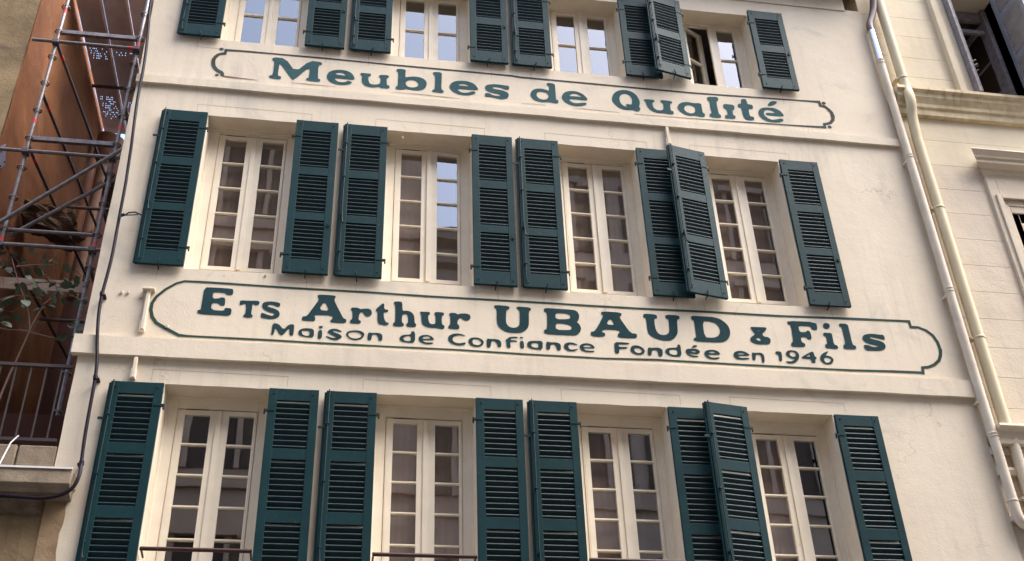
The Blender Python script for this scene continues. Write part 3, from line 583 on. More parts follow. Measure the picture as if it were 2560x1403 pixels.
# ------------------------------------------------------------------ painted signs
def chaikin(p, r=.22):
    o = []
    for i in range(len(p)):
        a, b = p[i], p[(i + 1) % len(p)]
        o.append((a[0] * (1 - r) + b[0] * r, a[1] * (1 - r) + b[1] * r)); o.append((a[0] * r + b[0] * (1 - r), a[1] * r + b[1] * (1 - r)))
    return o
def loop(s): return chaikin([tuple(int(v) / 1000 for v in t.split(',')) for t in s.split()])
YP = -.004
def fill(polys_groups):
    s = MB()
    for polys in polys_groups:
        vs = [[Vector((x, z, 0)) for x, z in p] for p in polys]; b = len(s.v)
        s.v += [(v.x, YP, v.y) for p in vs for v in p]
        s.f += [tuple(b + i for i in t) for t in tessellate_polygon(vs)]
    return s
def flatmesh(s, name, m):
    me = bpy.data.meshes.new(name); me.from_pydata(s.v, [], s.f); me.materials.append(m)
    bm = bmesh.new(); bm.from_mesh(me)
    for f in bm.faces:
        f.normal_update()
        if f.normal.y > 0: f.normal_flip()
    bm.to_mesh(me); bm.free(); return me
def ribbon(pts, closed=False, sub_=3):
    P = [tuple(v / 1000 for v in p) for p in pts]; s = MB(); n = len(P); Q = []
    rng = range(n if closed else n - 1)
    for i in rng:
        a, b = P[i], P[(i + 1) % n]; L_ = math.hypot(b[0] - a[0], b[1] - a[1]); k = max(1, int(L_ / .12))
        for j in range(k):
            t = j / k; x = a[0] + (b[0] - a[0]) * t; z = a[1] + (b[1] - a[1]) * t
            Q.append((x, z, (a[2] + (b[2] - a[2]) * t) * (1 + .22 * nz(x, z, 3.2, 8))))
    if not closed: Q.append(P[-1])
    m = len(Q)
    for i, (x, z, wd) in enumerate(Q):
        a = Q[i - 1] if (i or closed) else Q[i]; b = Q[(i + 1) % m] if (i < m - 1 or closed) else Q[i]
        d1 = Vector((x - a[0], z - a[1])); d2 = Vector((b[0] - x, b[1] - z))
        d1 = d1.normalized() if d1.length > 1e-6 else d2.normalized(); d2 = d2.normalized() if d2.length > 1e-6 else d1
        t = (d1 + d2).normalized() if (d1 + d2).length > 1e-4 else d1
        nn = Vector((-t.y, t.x)); k = 1 / max(.55, nn.dot(Vector((-d1.y, d1.x)))); h = wd / 2 * k
        s.v += [(x + nn.x * h, YP, z + nn.y * h), (x - nn.x * h, YP, z - nn.y * h)]
    for i in range(m if closed else m - 1):
        j = (i + 1) % m; s.f.append((2 * i, 2 * i + 1, 2 * j + 1, 2 * j))
    return s
S1 = thing('painted_sign', 'painted wall sign in teal slab letters under the top storey windows, reading Meubles de Qualité', 'sign', (2.2, YP, 10.9), 'teal signs painted on the cream wall')
S2 = thing('painted_sign', 'larger painted wall sign under the middle storey windows, ending in a year', 'sign', (2.2, YP, 7.55), 'teal signs painted on the cream wall')
def sub2(name, me, parent):
    o = link(name, me, parent); o.matrix_parent_inverse = Matrix.Translation(-Vector(parent.location)); return o
for ln, ch, outer, holes, extra in LETTERS:
    groups = [[loop(outer)] + [loop(h) for h in holes]] + [[loop(e)] for e in extra]
    o = sub2('letter', flatmesh(fill(groups), 'letter', M['letter1' if ln == 0 else 'letter2']), S1 if ln == 0 else S2)
    o['label'] = ('small ' if ln == 2 else '') + ('painted ampersand' if ch == '&' else 'painted digit ' + ch if ch.isdigit() else 'painted letter ' + ch)
sub2('border_line', flatmesh(ribbon(BORDER2, True), 'border', M['line']), S2)
sub2('border_line', flatmesh(ribbon(BORDER1), 'border', M['line1']), S1)
fg = MB()
for f in FRAGS:
    r = ribbon(f); b = len(fg.v); fg.v += r.v; fg.f += [tuple(b + i for i in q) for q in r.f]
sub2('worn_lower_line', flatmesh(fg, 'worn', M['crack']), S1)
for x, z, d in DOTS:
    x /= 1000; z /= 1000; d /= 1000
    s = MB(); s.v = [(x + d * 1.0 * math.cos(t * math.pi / 8), YP, z + d * .85 * math.sin(t * math.pi / 8)) for t in range(16)]; s.f = [tuple(range(16))]
    sub2('corner_dot', flatmesh(s, 'dot', M['line1']), S1)

# ------------------------------------------------------------------ cable and drainpipes
cab = [(-2.50, 13.1), (-2.468, 11.77), (-2.396, 11.03), (-2.376, 10.535), (-2.378, 10.247), (-2.36, 9.886), (-2.339, 9.557), (-2.321, 9.123), (-2.314, 9.003), (-2.31, 8.538), (-2.299, 8.078), (-2.312, 7.784), (-2.323, 7.616), (-2.316, 7.371), (-2.274, 7.057), (-2.242, 6.89), (-2.226, 6.681), (-2.223, 6.358), (-2.216, 6.059), (-2.201, 5.842), (-2.179, 5.701), (-2.212, 5.573), (-2.3, 5.509), (-2.441, 5.476), (-2.627, 5.483), (-2.812, 5.491), (-3.3, 5.52), (-4.4, 5.55)]
def smooth_path(p, it=2):
    for _ in range(it):
        o = [p[0]]
        for a, b in zip(p, p[1:]):
            o += [tuple(u * .75 + v * .25 for u, v in zip(a, b)), tuple(u * .25 + v * .75 for u, v in zip(a, b))]
        p = o + [p[-1]]
    return p
cp = smooth_path([(x, -.075 - (.06 if z < 5.75 else 0) - (.01 * nz(x, z, 2)), z) for x, z in cab])
CT = thing('wall_cable', 'dark purple cable running down the left edge of the cream wall', 'cable', (-2.22, -.07, 5.6))
sub('cable_sheath', MB().tube(cp, .0165, 9), 'cable', CT, smooth=True)
for x, z in ((-2.323, 7.62), (-2.228, 6.70), (-2.20, 5.84)):
    sub('cable_clip', MB().tube([(x + .004, -.08, z - .018), (x, -.08, z + .018)], .023, 10).box(x - .035 if z < 6 else x, x if z < 6 else x + .035, -.075, .0, z - .012, z + .004), 'cable', CT, smooth=True)

D1 = thing('drainpipe', 'slim cream drainpipe with bright zinc upper length, at the right edge of the cream wall', 'drainpipe', (6.75, -.07, 5.5), 'drainpipes between the two buildings')
px = 6.755
sub('pipe_length', MB().tube([(px, -.075, 5.72), (px, -.075, 11.93)], .050, 18), 'pipe', D1, smooth=True)
sub('zinc_length', MB().tube([(px, -.075, 11.93), (px + .0, -.075, 12.48)], .044, 18), 'zinc', D1, smooth=True)
sub('zinc_swan_neck', MB().tube(smooth_path([(px, -.075, 12.48), (px - .005, -.075, 12.60), (px + .07, -.09, 12.76), (px + .12, -.12, 12.95), (px + .13, -.2, 13.3)], 2), .047, 16), 'zincd', D1, smooth=True)
sub('elbow', MB().tube(smooth_path([(px, -.075, 5.76), (px, -.075, 5.63), (px + .045, -.075, 5.545), (px + .16, -.075, 5.50), (px + .5, -.075, 5.48)], 2), .054, 16), 'pipe', D1, smooth=True)
for z in (5.79, 6.50, 6.53, 8.30, 8.34, 10.26, 10.30, 11.87, 11.92):
    sub('collar', MB().tube([(px, -.075, z - .012), (px, -.075, z - .006), (px, -.075, z + .006), (px, -.075, z + .012)], [.051, .0565, .0565, .051], 18), 'pipe', D1, smooth=True)
for z in (8.24, 6.9, 10.2):
    sub('bracket', MB().box(px - .075, px - .045, -.08, 0, z - .012, z + .012), 'pipe', D1, bevel=.003)
D2 = thing('drainpipe', 'thicker yellowish drainpipe running down beside the pale stone building', 'drainpipe', (6.95, -.06, 6.0), 'drainpipes between the two buildings')
sub('pipe_length', MB().tube(smooth_path([(6.985, -.10, 13.6), (6.98, -.10, 11.62), (6.985, -.10, 11.42), (6.96, -.16, 11.25), (6.95, -.155, 11.1), (6.945, -.10, 10.95), (6.94, -.075, 10.6)], 2), .064, 18), 'pipe2', D2, smooth=True)
sub('pipe_length', MB().tube([(6.94, -.075, 10.6), (6.935, -.075, 6.56)], .064, 18), 'pipe2', D2, smooth=True)
sub('pipe_length', MB().tube([(6.98, -.045, 6.5), (6.975, -.045, 3.0)], .058, 18), 'pipe', D2, smooth=True)
for x, z, y_ in ((6.98, 11.60, -.10), (6.94, 9.50, -.075), (6.94, 7.70, -.075), (6.978, 5.84, -.045)):
    sub('collar', MB().tube([(x, y_, z - .016), (x, y_, z - .008), (x, y_, z + .008), (x, y_, z + .016)], [.065, .071, .071, .065], 18).box(x - .095, x - .05, y_ - .01, .02, z - .014, z + .014), 'pipe2' if z > 6 else 'pipe', D2, smooth=True)

# ------------------------------------------------------------------ yellow and pale stone building on the right
YB = thing('stone_building', 'yellow and pale grey stone building at the right edge of the photo', 'building')
zc = [14.1, 13.66, 13.28, 12.92, 12.555, 12.15, 11.79, 11.38, 11.05, 10.69, 10.285, 9.905, 9.535, 9.155, 8.775, 8.405, 8.035, 7.66, 7.28, 6.90, 6.53, 6.33, 5.95, 5.57, 5.2, 4.8, 4.4, 4.0]
yw = .022
for i in range(len(zc) - 1):
    zt_, zb_ = zc[i], zc[i + 1]
    segs = [(6.722, 7.80)] if zb_ > 11.3 else [(6.722, 7.76)] if zt_ < 10.12 else [(6.722, 11.0)]
    for a, b in segs:
        s = MB(); n = 14
        for k in range(n + 1):
            x = a + (b - a) * k / n; d1 = .0025 * nz(x, zt_, 6); d2 = .0025 * nz(x, zb_, 6)
            s.v += [(x, yw + .10, zb_ + .0015), (x, yw + .002 * nz(x, zb_, 2), zb_ + .002 + d2), (x, yw + .002 * nz(x, zt_, 2), zt_ - .0025 + d1), (x, yw + .10, zt_ - .002)]
        for k in range(n):
            for q in range(3): s.f.append((4 * k + q, 4 * k + q + 1, 4 * k + q + 5, 4 * k + q + 4))
        ob('stone_course', s, 'yellow' if zb_ >= 10.28 else 'pale', YB)
ob('wall', MB().box(6.722, 8.0, yw + .008, yw + .35, 0, 14.4).box(8.84, 11, yw + .008, yw + .35, 11.40, 14.4).box(8.0, 8.84, yw + .008, yw + .35, 13.49, 14.4).box(8.0, 11, yw + .008, yw + .35, 0, 11.40), 'ycorn', YB)
# upper window surround, sill cornice and joinery
ob('window_surround', MB().box(7.80, 8.0, -.05, yw + .30, 11.44, 14.0).box(7.80, 7.90, -.065, -.0505, 11.44, 14.0).box(8.84, 9.02, -.05, yw + .30, 11.44, 14.0).box(8.92, 9.02, -.065, -.0505, 11.44, 14.0), 'yellow', YB, bevel=.006)
ob('window_soffit', MB().box(8.003, 8.837, -.052, .45, 13.484, 13.7), 'yellow', YB, bevel=.004)
cor = [(yw + .02, 11.44), (-.16, 11.44), (-.165, 11.39), (-.13, 11.365), (-.12, 11.30), (-.075, 11.22), (-.07, 11.17), (-.045, 11.15), (-.04, 11.06), (yw + .02, 11.05)]
ob('sill_cornice', MB().prof(cor, 6.83, 11), 'ycorn', YB)
ob('window_frame', MB().box(8.003, 8.06, .27, .33, 11.4, 13.482).box(8.06, 8.77, .27, .33, 13.30, 13.482).box(8.06, 8.77, .27, .32, 13.05, 13.12).box(8.77, 8.838, .20, .33, 11.4, 13.482), 'greywood', YB, bevel=.005)
ob('window_void', MB().box(8.0, 9.02, 1.3, 1.32, 11.2, 13.6), 'black', YB)
ic = MB(); ic.box(8.0, 8.02, .38, 1.3, 11.2, 13.5).box(8.99, 9.02, .33, 1.3, 11.2, 13.5).box(8.02, 8.99, .33, 1.3, 13.47, 13.5)
ob('window_interior', ic, 'room', YB)
# casement leaf standing open inward on the right
lf = MB(); lf.box(-.50, -.44, -.02, .02, 11.46, 13.28).box(-.06, 0, -.02, .02, 11.46, 13.28).box(-.44, -.06, -.02, .02, 13.20, 13.28).box(-.44, -.06, -.02, .02, 11.46, 11.52)
lf.box(-.44, -.06, -.012, .012, 12.04, 12.065).box(-.44, -.06, -.012, .012, 12.60, 12.625)
ob('casement', lf, 'greywood', YB, bevel=.004, loc=(8.79, .31, 0), rot=(0, 0, R(-84)))
# louvred shutters: left one seen on edge, right one standing out from the jamb
def grey_shutter(loc, ang, wd=.55, z0=11.47, z1=13.9, pans=None, lab=None):
    pans = pans or [(13.75, 13.02), (12.90, 12.22), (12.10, 11.60)]
    f = MB().box(0, .08, -.02, .02, z0, z1).box(wd - .08, wd, -.02, .02, z0, z1); last = z1
    for pt, pb in pans + [(z0, None)]:
        f.box(.078, wd - .078, -.018, .018, pt, last); last = pb or last
    S = ob('shutter', f, 'greysh', YB, bevel=.004, loc=loc, rot=(0, 0, ang), label=lab)
    for pt, pb in pans:
        k = int((pt - pb) / .062)
        for i in range(k):
            z = pt - (i + .5) * (pt - pb) / k
            o = ob('slat', MB().prof([(-.018, .012), (-.018, .020), (.016, -.010), (.014, -.016)], .08, wd - .08), 'greysh', S, loc=(0, 0, z))
    return S
grey_shutter((8.765, -.05, 0), R(-90), lab='grey louvred shutter standing open on the right of the upper window')
ob('folded_shutter', MB().box(8.002, 8.038, -.15, .2, 11.47, 14.0).box(8.038, 8.056, -.15, -.12, 11.47, 14.0), 'greywood', YB, bevel=.006)
ob('shutter_bolt', MB().tube([(8.05, -.14, 12.02), (8.10, -.15, 12.035)], [.008, .014], 8).tube([(8.05, -.14, 11.93), (8.095, -.15, 11.945)], [.014, .028], 8).tube([(8.05, -.14, 11.84), (8.09, -.15, 11.855)], [.006, .012], 8), 'galvd', YB, smooth=True)
# lower window: hood, frieze, stepped surround, closed shutter
hood = [(yw, 10.42), (-.20, 10.42), (-.215, 10.395), (-.17, 10.33), (-.165, 10.31), (-.14, 10.30), (-.14, 10.25), (-.055, 10.215), (-.05, 10.16), (-.02, 10.14), (-.015, 10.10), (yw, 10.10)]
ob('window_hood', MB().prof(hood, 7.745, 11, 1, 0), 'pale', YB)
ob('window_surround', MB().box(7.74, 7.87, -.02, yw + .02, 6.5, 10.10).box(7.87, 11, -.02, yw + .02, 9.80, 10.10).box(7.80, 7.87, -.045, -.0205, 6.5, 9.84).box(7.87, 11, -.045, -.0205, 9.78, 9.84)
   .box(7.87, 7.945, .0, yw + .02, 6.5, 9.80).box(7.945, 11, .0, yw + .02, 9.70, 9.80).box(7.945, 7.965, .012, yw + .03, 6.5, 9.70).box(7.965, 11, .012, yw + .03, 9.60, 9.70), 'pale', YB, bevel=.006)
f = MB().box(7.967, 8.06, .03, .06, 6.5, 9.60).box(8.06, 8.6, .03, .06, 9.46, 9.60)
Sx = ob('shutter', f, 'greysh', YB, bevel=.003, label='closed grey louvred shutter cut off by the right edge of the photo')
for i in range(24):
    ob('slat', MB().prof([(.034, .0), (.038, .012), (.058, -.014), (.054, -.026)], 8.06, 8.55), 'greysh', Sx, loc=(0, 0, 9.44 - i * .052))
ob('shutter_backing', MB().box(7.97, 8.7, .075, .09, 6.5, 9.6), 'black', YB)
# moulded ledge low on the right
ob('ledge', MB().prof([(yw, 6.63), (-.17, 6.62), (-.18, 6.59), (-.10, 6.55), (-.09, 6.47), (-.11, 6.46), (-.10, 6.42), (yw, 6.42)], 6.80, 11), 'pale', YB)
ob('ledge', MB().prof([(yw, 6.42), (-.02, 6.41), (-.025, 6.33), (yw, 6.33)], 6.722, 11).prof([(yw, 6.19), (-.03, 6.185), (-.045, 6.15), (-.03, 6.10), (yw, 6.10)], 6.722, 11), 'pale', YB)
ob('ledge', MB().prof([(yw, 5.66), (-.05, 5.65), (-.06, 5.61), (yw, 5.60)], 6.722, 11), 'pale', YB)

# ------------------------------------------------------------------ left: low stone building with terrace railing
LB = thing('low_building', 'low weathered ochre building with a terrace, at the bottom left corner', 'building')
ob('wall', MB().box(-9, X0 - .012, .0, 1.2, 0, 5.60), 'ochre', LB)
ob('parapet', MB().box(-9, X0 - .014, .02, .30, 5.74, 6.0), 'stoned', LB)
for a, b in ((-4.5, -3.9), (-3.895, -3.35), (-3.345, -2.79), (-2.775, -2.45)):
    ob('parapet_block', MB().box(a, b, .0, .28, 5.745, 6.03 + random.uniform(-.006, .006)), 'stone', LB, bevel=.012)
ob('ledge', MB().prof([(.3, 5.745), (-.17, 5.745), (-.18, 5.60), (-.14, 5.57), (-.13, 5.53), (.02, 5.50), (.3, 5.50)], -9, -2.24), 'stone', LB, bevel=.006)
ob('ledge_edge_strip', MB().box(-9, -2.24, -.184, -.172, 5.735, 5.752), 'wire', LB)
ob('moulding', MB().prof([(.01, 5.50), (-.09, 5.495), (-.10, 5.47), (-.05, 5.44), (-.04, 5.38), (.01, 5.36)], -9, X0 - .03), 'stoned', LB)
ob('terrace', MB().box(-9, X0 - .02, .30, 8, 5.55, 5.62), 'stone', LB)
ob('dark_backdrop', MB().box(-9, X0 - .02, 1.3, 1.4, 5.62, 6.98), 'maroon', LB)  # added dark sheet, stands in for the deep shade behind the railing
ob('wall_panel', MB().box(-4.2, -2.80, -.02, .0, 3.0, 5.20), 'stone', LB, bevel=.01)
RL = thing('balcony_railing', 'dark iron railing along the terrace at the left edge', 'railing', (-3.5, .02, 6.04))
sub('top_rail', MB().box(-9, X0 - .03, .0, .035, 6.835, 6.865), 'railing', RL)
sub('bottom_rail', MB().box(-9, X0 - .03, .0, .03, 6.075, 6.105), 'railing', RL)
for i in range(22):
    x = -2.56 - i * .135
    sub('baluster', MB().box(x - .0065, x + .0065, .008, .022, 6.105, 6.835), 'railing', RL)
TW = tag(ob('tie_wire', MB().tube([(-2.80, .0, 6.12), (-2.845, -.02, 6.04), (-2.85, -.19, 5.74), (-2.86, -.19, 5.56), (-2.855, -.16, 5.48), (-2.87, -.12, 5.47)], .0065, 6).tube([(-2.89, -.13, 5.475), (-2.875, -.155, 5.50), (-2.86, -.13, 5.475)], .006, 5), 'wire', smooth=True),
         'thin white wire tied from the terrace railing down to the cable', 'wire')

# ------------------------------------------------------------------ left: ochre and orange building
OB = thing('ochre_building', 'tall ochre building with an orange side wall, behind the scaffold at top left', 'building')
ob('front_wall', MB().box(-12, -4.46, 2.0, 2.3, 0, 20), 'ochre', OB)
s = MB(); ny, nzz = 28, 40
for j in range(nzz + 1):
    for i in range(ny + 1):
        z = 5.5 + (15.2 - 5.5) * j / nzz; yy = 2.0 + 4.35 * i / ny
        e = .10 * nz(yy, z, 2.2, 4) if i == ny else 0; t = .10 * nz(yy, z, 2.5, 9) if j == nzz else 0
        s.v.append((-4.45 + .012 * nz(yy, z, 1.5), yy + e, z + t))
for j in range(nzz):
    for i in range(ny): k = j * (ny + 1) + i; s.f.append((k, k + 1, k + ny + 2, k + ny + 1))
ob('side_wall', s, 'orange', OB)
ob('rear_part', MB().box(-6, -4.47, 2.3, 6.2, 0, 15.1), 'maroon', OB)
RB = tag(ob('rear_building', MB().box(-9, -2.44, 8.6, 9.0, 0, 16.6).box(-9, -4.6, 6.6, 8.6, 0, 13.2), 'maroon'), 'dark red rear building closing off the courtyard behind the scaffold', 'building')
# old pipe and hopper at the far end of the side wall
PD = thing('rain_hopper', 'old clay coloured rain hopper and pipe on the orange wall', 'drainpipe', (-4.2, 5.9, 12))
sub('pipe', MB().tube([(-4.22, 5.95, 11.3), (-4.22, 5.95, 14.1)], .085, 12), 'clay', PD, smooth=True)
sub('hopper', MB().tube([(-4.22, 5.95, 14.05), (-4.20, 5.9, 14.2), (-4.14, 5.85, 14.55)], [.09, .20, .24], 12), 'clay', PD, smooth=True)
# broken masonry lump
s = MB(); nu, nv = 36, 24
for i in range(nv + 1):
    for k in range(nu):
        th = math.pi * i / nv; ph = 2 * math.pi * k / nu
        p = Vector((math.sin(th) * math.cos(ph), math.sin(th) * math.sin(ph), math.cos(th)))
        p = Vector([max(-.72, min(.72, c)) for c in p]); r_ = .9 + .35 * noise.noise(p * 2.1) + .2 * noise.noise(p * 5) + .10 * noise.noise(p * 13)
        s.v.append((-4.02 + p.x * .50 * r_, 3.5 + p.y * .35 * r_, 10.95 + p.z * .28 * r_ - .2 * p.x))
for i in range(nv):
    for k in range(nu): s.f.append((i * nu + k, i * nu + (k + 1) % nu, (i + 1) * nu + (k + 1) % nu, (i + 1) * nu + k))
tag(ob('broken_corbel', s, 'rubble'), 'broken lump of brown masonry sticking out of the orange wall behind the scaffold', 'masonry')

# ------------------------------------------------------------------ scaffold
SF = thing('scaffold', 'tall galvanised tube scaffold standing in the gap left of the cream building', 'scaffold', (-3.6, 2.0, 5.62))
XL, XR, YF, YBk = -4.10, -3.03, 2.0, 4.07
lev = [13.65 - .484 * k for k in range(-4, 16)]
def ros(x, y, z, m='galv'):
    s = MB(); n = 24; ro, ri = .061, .028; b = 0
    for zz in (z - .005, z + .005):
        for k in range(n):
            a = 2 * math.pi * k / n; rr = ro * (1 - (.0 if k % 3 else .10)); s.v.append((x + rr * math.cos(a), y + rr * math.sin(a), zz))
        for k in range(n):
            a = 2 * math.pi * k / n; rr = ri if k % 3 else ri + .008; s.v.append((x + rr * math.cos(a), y + rr * math.sin(a), zz))
    for k in range(n):
        k2 = (k + 1) % n
        s.f += [(k, k2, 2 * n + k2, 2 * n + k)]
        # eight wedge holes: leave every third cell open
        if k % 3 == 0:
            s.f += [(k, k2, n + k2, n + k), (2 * n + k, 2 * n + k2, 3 * n + k2, 3 * n + k)]
        else:
            a0 = 2 * math.pi * k / n; a1 = 2 * math.pi * (k + 1) / n
            for zz, o_ in ((z - .005, 0), (z + .005, 2 * n)):
                q = len(s.v)
                s.v += [(x + .050 * math.cos(a0), y + .050 * math.sin(a0), zz), (x + .050 * math.cos(a1), y + .050 * math.sin(a1), zz)]
                s.f.append((o_ + k, o_ + k2, q + 1, q))
    return s
for x, y, m in ((XL, YF, 'galv'), (XR, YF, 'galv'), (XR - .12, YBk, 'galvd'), (XL, YBk, 'galvd')):
    if y == YBk and x == XL: continue
    st = sub('standard', MB().tube([(x, y, 5.63), (x, y, 16)], .0245, 12), m, SF, smooth=True)
    for z in lev:
        o = ob('rosette', ros(x, y, z), m, st); 
    for z, mm in ((13.05 + (x == XL) * .52, 'red'), (11.52 + (x == XR) * .0, 'red'), (9.62, 'red')):
        if y == YF: ob('marker_band', MB().tube([(x, y, z - .035), (x, y, z + .035)], .0262, 12), mm, st, smooth=True)
    for z in (12.98, 10.98, 9.05):
        ob('spigot_joint', MB().tube([(x, y, z - .04), (x, y, z + .03)], .031, 12), 'galvd', st, smooth=True)
def ledger(z, box_):
    if box_:
        sub('ledger', MB().box(XL + .03, XR - .03, YF - .026, YF + .026, z - .035, z + .030), 'galv', SF, bevel=.004)
    else:
        sub('ledger', MB().tube([(XL + .03, YF, z), (XR - .03, YF, z)], .0245, 10), 'galv', SF, smooth=True)
ledger(lev[5], True); ledger(lev[9], True); ledger(lev[12], False); ledger(lev[3] + .04, False)
for z, xa, xb in ((12.93, -4.40, XR - .02), (10.98, -4.42, XR + .3), (9.53, XL - .1, XR + .35)):
    t = sub('tie_tube', MB().tube([(xa, YF - .05, z), (xb, YF - .05, z)], .0245, 10), 'galv', SF, smooth=True)
    ob('end_band', MB().tube([(xb - .08, YF - .05, z), (xb - .02, YF - .05, z)], .0262, 10), 'red' if z > 12 else 'pink', t, smooth=True)
    ob('coupler', MB().box(XL - .04, XL + .05, YF - .085, YF + .03, z - .04, z + .04), 'galvd', t, bevel=.012)
    ob('coupler', MB().box(XR - .05, XR + .04, YF - .085, YF + .03, z - .04, z + .04), 'galvd', t, bevel=.012)
for p, q in (((XL - .1, YF - .11, 9.74), (-2.84, YF - .11, 11.16)), ((XL + .05, YF + .06, 9.73), (-2.88, YF + .06, 10.80))):
    sub('brace', MB().tube([p, q], .0245, 10), 'galv', SF, smooth=True)
for z0, z1 in ((12.97, 13.72), (12.02, 12.72), (11.12, 11.75), (9.66, 10.22)):
    b_ = sub('brace', MB().tube([(XL, YF + .03, z0), (XL + .03, 6.1, z1)], .0225, 10), 'galvd', SF, smooth=True)
    ob('marker_band', MB().tube([(XL + .002, YF + .30, z0 + (z1 - z0) * .27 / 4.07), (XL + .003, YF + .40, z0 + (z1 - z0) * .37 / 4.07)], .024, 10), 'red', b_, smooth=True)
for z0, z1 in ((11.9, 12.5), (10.2, 10.7), (9.3, 9.8)):
    sub('brace', MB().tube([(XR, YF + .02, z0), (XR - .1, 6.0, z1)], .0225, 10), 'galvd', SF, smooth=True)
for z in (11.71, 9.78, 7.85):
    sub('ledger', MB().tube([(XL + .03, YBk, z), (XR - .15, YBk, z)], .0245, 8), 'galvd', SF, smooth=True)
sub('toe_board', MB().box(XL - .5, XR - .02, YF + .10, YF + .14, 9.00, 9.16), 'timber', SF, bevel=.004)
# perforated steel deck planks overhead
def deck(x0, x1, y0, y1, z, rows):
    s = MB(); py, pxx = .055, .024
    ny_ = int((y1 - y0) / py); nx_ = int((x1 - x0) / pxx)
    def q(xa, xb, ya, yb_):
        b = len(s.v); s.v += [(xa, ya, z), (xb, ya, z), (xb, yb_, z), (xa, yb_, z)]; s.f.append((b, b + 1, b + 2, b + 3))
    for j in range(ny_):
        ya = y0 + j * py
        perf = any(a <= j / ny_ < b for a, b in rows)
        if not perf: q(x0, x1, ya, ya + py); continue
        q(x0, x1, ya, ya + py * .55)
        off = .5 * pxx * (j % 2)
        xa = x0
        for i in range(nx_):
            xh = x0 + off + i * pxx + pxx * .30
            if i < 2 or i > nx_ - 3 or random.random() < .52: continue
            q(xa, xh, ya + py * .55, ya + py); xa = xh + pxx * .32
        q(xa, x1, ya + py * .55, ya + py)
    return s
xx = -4.42
for i in range(5):
    x1 = xx + .375
    sub('deck_plank', deck(xx, x1, 2.9, 6.4, 15.12 + .01 * (i % 2), [(.34 + .05 * (i % 3), .45 - .03 * (i % 2)), (.70 + .04 * (i % 2), .88)]), 'deck', SF)
    sub('deck_rib', MB().box(x1 + .002, x1 + .022, 2.9, 6.4, 15.02, 15.13), 'deck', SF)
    xx = x1 + .024
sub('deck_beam', MB().box(-4.42, -2.46, 5.0, 5.04, 14.97, 15.01), 'galvd', SF)
# lower solid stage at the back
sub('stage_board', MB().box(-4.4, -2.5, 6.5, 7.9, 14.2, 14.25), 'galvd', SF)
# wall tie plates
for nm, (x, y, z, sgn) in (('a', (-4.425, 2.13, 11.0, 1)), ('b', (-4.425, 3.3, 9.3, 1)), ('c', (-4.425, 2.6, 7.7, 1))):
    s = MB(); d = .17
    s.v = [(x, y, z + d * 1.25), (x, y + d, z), (x, y, z - d * 1.25), (x, y - d, z)]; s.v += [(x + .012, b, c) for _, b, c in s.v]
    s.f = [(0, 1, 2, 3), (4, 7, 6, 5), (0, 4, 5, 1), (1, 5, 6, 2), (2, 6, 7, 3), (3, 7, 4, 0)]
    o = sub('anchor_plate', s, 'blue', SF)
    for yy, zz in ((y, z + d * .9), (y, z - d * .9), (y + d * .6, z), (y - d * .6, z)):
        ob('anchor_bolt', MB().tube([(x + .012, yy, zz), (x + .03, yy, zz)], .013, 6), 'galvd', o)

# ------------------------------------------------------------------ fig branches over the railing
FG = thing('fig_plant', 'leafy fig branches growing up behind the terrace railing at the left edge', 'plant', (-3.24, .7, 5.62))
stems = [[(-3.35, 5.65), (-3.30, 6.4), (-3.24, 7.09), (-3.2, 7.27), (-3.16, 7.46), (-3.13, 7.6), (-3.1, 7.75), (-3.06, 7.93)], [(-3.13, 7.6), (-3.18, 7.8), (-3.24, 7.96), (-3.34, 8.15), (-3.42, 8.32), (-3.5, 8.52)],
         [(-3.06, 7.93), (-3.0, 8.03), (-2.96, 8.16), (-3.09, 8.3)], [(-3.13, 7.6), (-3.23, 7.61), (-3.38, 7.61), (-3.6, 7.64)], [(-3.13, 7.6), (-2.95, 7.57), (-2.79, 7.53)],
         [(-3.28, 8.16), (-3.15, 8.2), (-2.95, 8.2), (-2.77, 8.2)], [(-3.42, 8.38), (-3.24, 8.44), (-3.04, 8.45)], [(-3.6, 7.9), (-3.45, 8.0), (-3.3, 8.02), (-3.1, 8.0)]]
for i, p in enumerate(stems):
    pts = smooth_path([(x, .7 + .08 * nz(x, z, 2, i), z) for x, z in p], 1)
    sub('stem', MB().tube(pts, [.014 - .009 * k / (len(pts) - 1) for k in range(len(pts))] if i == 0 else [.008 - .004 * k / (len(pts) - 1) for k in range(len(pts))], 6), 'stem', FG, smooth=True)
for i in range(16):   # side twigs
    a = random.choice(stems[1:]); x, z = random.choice(a); dx = random.uniform(-.22, .22); dz_ = random.uniform(.02, .2)
    sub('stem', MB().tube([(x, .7, z), (x + dx * .5, .7 + random.uniform(-.05, .05), z + dz_ * .7), (x + dx, .7 + random.uniform(-.1, .1), z + dz_)], [.004, .003, .002], 5), 'stem', FG, smooth=True)
leafpos = [(-3.55, 8.58), (-3.44, 8.54), (-3.54, 8.44), (-3.27, 8.54), (-3.18, 8.57), (-3.51, 8.38), (-3.44, 8.27), (-3.36, 8.15), (-3.52, 8.22), (-3.18, 8.37), (-3.25, 8.43), (-3.35, 8.39), (-3.02, 8.45), (-2.92, 8.37), (-2.86, 8.4), (-3.09, 8.21), (-3.19, 8.09), (-3.15, 8.13), (-3.41, 8.03), (-3.27, 8.01), (-3.32, 7.96), (-3.22, 8.06), (-2.99, 8.22), (-2.95, 8.2), (-2.82, 8.18), (-2.77, 8.09), (-2.7, 8.05), (-2.62, 8.02), (-3.02, 7.94), (-3.0, 8.03), (-3.07, 7.97), (-3.44, 7.84), (-3.33, 7.82), (-2.7, 7.71), (-2.75, 7.68), (-2.66, 7.61), (-3.4, 7.64), (-2.77, 7.56), (-2.65, 7.78), (-3.28, 8.23), (-3.59, 8.52), (-2.93, 8.08)]
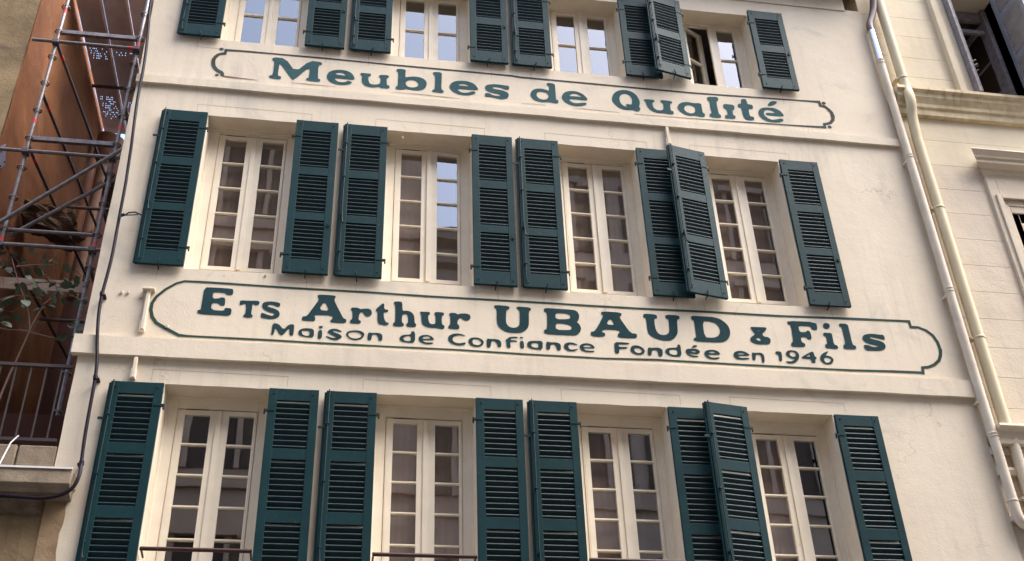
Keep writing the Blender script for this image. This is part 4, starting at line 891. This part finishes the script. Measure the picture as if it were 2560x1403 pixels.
def leaf_mesh(kind):
    # lobed blade folded along its midrib; x = length
    prof_ = [(0, .0), (.10, .17), (.22, .30), (.40, .36), (.50, .26), (.62, .33), (.80, .25), (1.0, 0)] if kind else [(0, 0), (.06, .16), (.2, .33), (.42, .42), (.65, .38), (.85, .22), (1.0, 0)]
    s = MB(); n = len(prof_)
    for t, h in prof_:
        dz_ = -.25 * t * t
        s.v += [(t, 0, dz_), (t, h, dz_ + .10 * h), (t, -h, dz_ + .10 * h)]
    for i in range(n - 1):
        s.f += [(3 * i, 3 * i + 3, 3 * i + 4, 3 * i + 1), (3 * i, 3 * i + 2, 3 * i + 5, 3 * i + 3)]
    return s.mesh('leaf', M['leaf'], smooth=True)
LM = [leaf_mesh(0), leaf_mesh(1)]
for i, (x, z) in enumerate(leafpos + [(x + random.uniform(-.10, .10), z + random.uniform(-.10, .10)) for x, z in leafpos]):
    o = link('leaf', LM[i % 2], FG); o.matrix_parent_inverse = Matrix.Translation(-Vector(FG.location))
    sz = random.uniform(.09, .155); o.location = (x, .7 + random.uniform(-.15, .15), z); o.scale = (sz, sz * .8, sz)
    o.rotation_euler = (random.uniform(-.9, .9), random.uniform(.0, .9), random.uniform(-3.1, 3.1))

# ------------------------------------------------------------------ houses across the street (they show in the window panes)
def opp(name, x0, x1, H, m, label, floors, xs, y=-12.4):
    B = thing(name, label, 'building', (0, 0, 0))
    ob('wall', MB().box(x0, x1, y - 8, y, 0, H), m, B)
    ob('cornice', MB().prof([(y, H - .9), (y + .18, H - .8), (y + .2, H - .45), (y + .45, H - .3), (y + .5, H), (y, H)], x0, x1), m, B)
    ob('roof', MB().prof([(y + .55, H), (y - 4, H + 1.9), (y - 8.2, H)], x0, x1), 'roof', B)
    for z in floors:
        ob('string_course', MB().box(x0, x1, y, y + .09, z - .75, z - .55), m, B)
        for x in xs:
            wv = ob('window', MB().box(x - .62, x - .5, y, y + .07, z - .3, z + 1.9).box(x + .5, x + .62, y, y + .07, z - .3, z + 1.9).box(x - .75, x + .75, y, y + .16, z + 1.9, z + 2.08), m, B)
            ob('pane', MB().box(x - .5, x + .5, y + .004, y + .02, z - .3, z + 1.9), 'room', wv)
            for q in (-1, 1):
                ob('shutter', MB().box(x + q * .87 - .24, x + q * .87 + .24, y, y + .05, z - .28, z + 1.86), 'stoned', B)
    return B
opp('opposite_house', -16.5, 1.9, 23.5, 'opp', 'taller tan house across the street, seen only as a reflection', [4.5, 8.2, 11.9, 15.4, 18.7], [-14.6, -12.2, -9.8, -7.4, -5.0, -2.6, -.2])
opp('opposite_house', 1.92, 4.5, 18.0, 'opp', 'lower brown house squeezed between two taller ones across the street, reflected in the second window', [4.2, 7.8, 11.4, 14.6], [3.2], y=-12.3)
opp('opposite_house', 4.52, 24, 21.4, 'oppg', 'greyer house across the street, reflected in the right hand windows', [4.4, 8.0, 11.7, 15.2, 18.3], [5.6, 8.2, 10.6, 13.0, 15.4, 17.8, 20.2])
print('individual slats', n_ind[0], 'objects', len(bpy.data.objects))
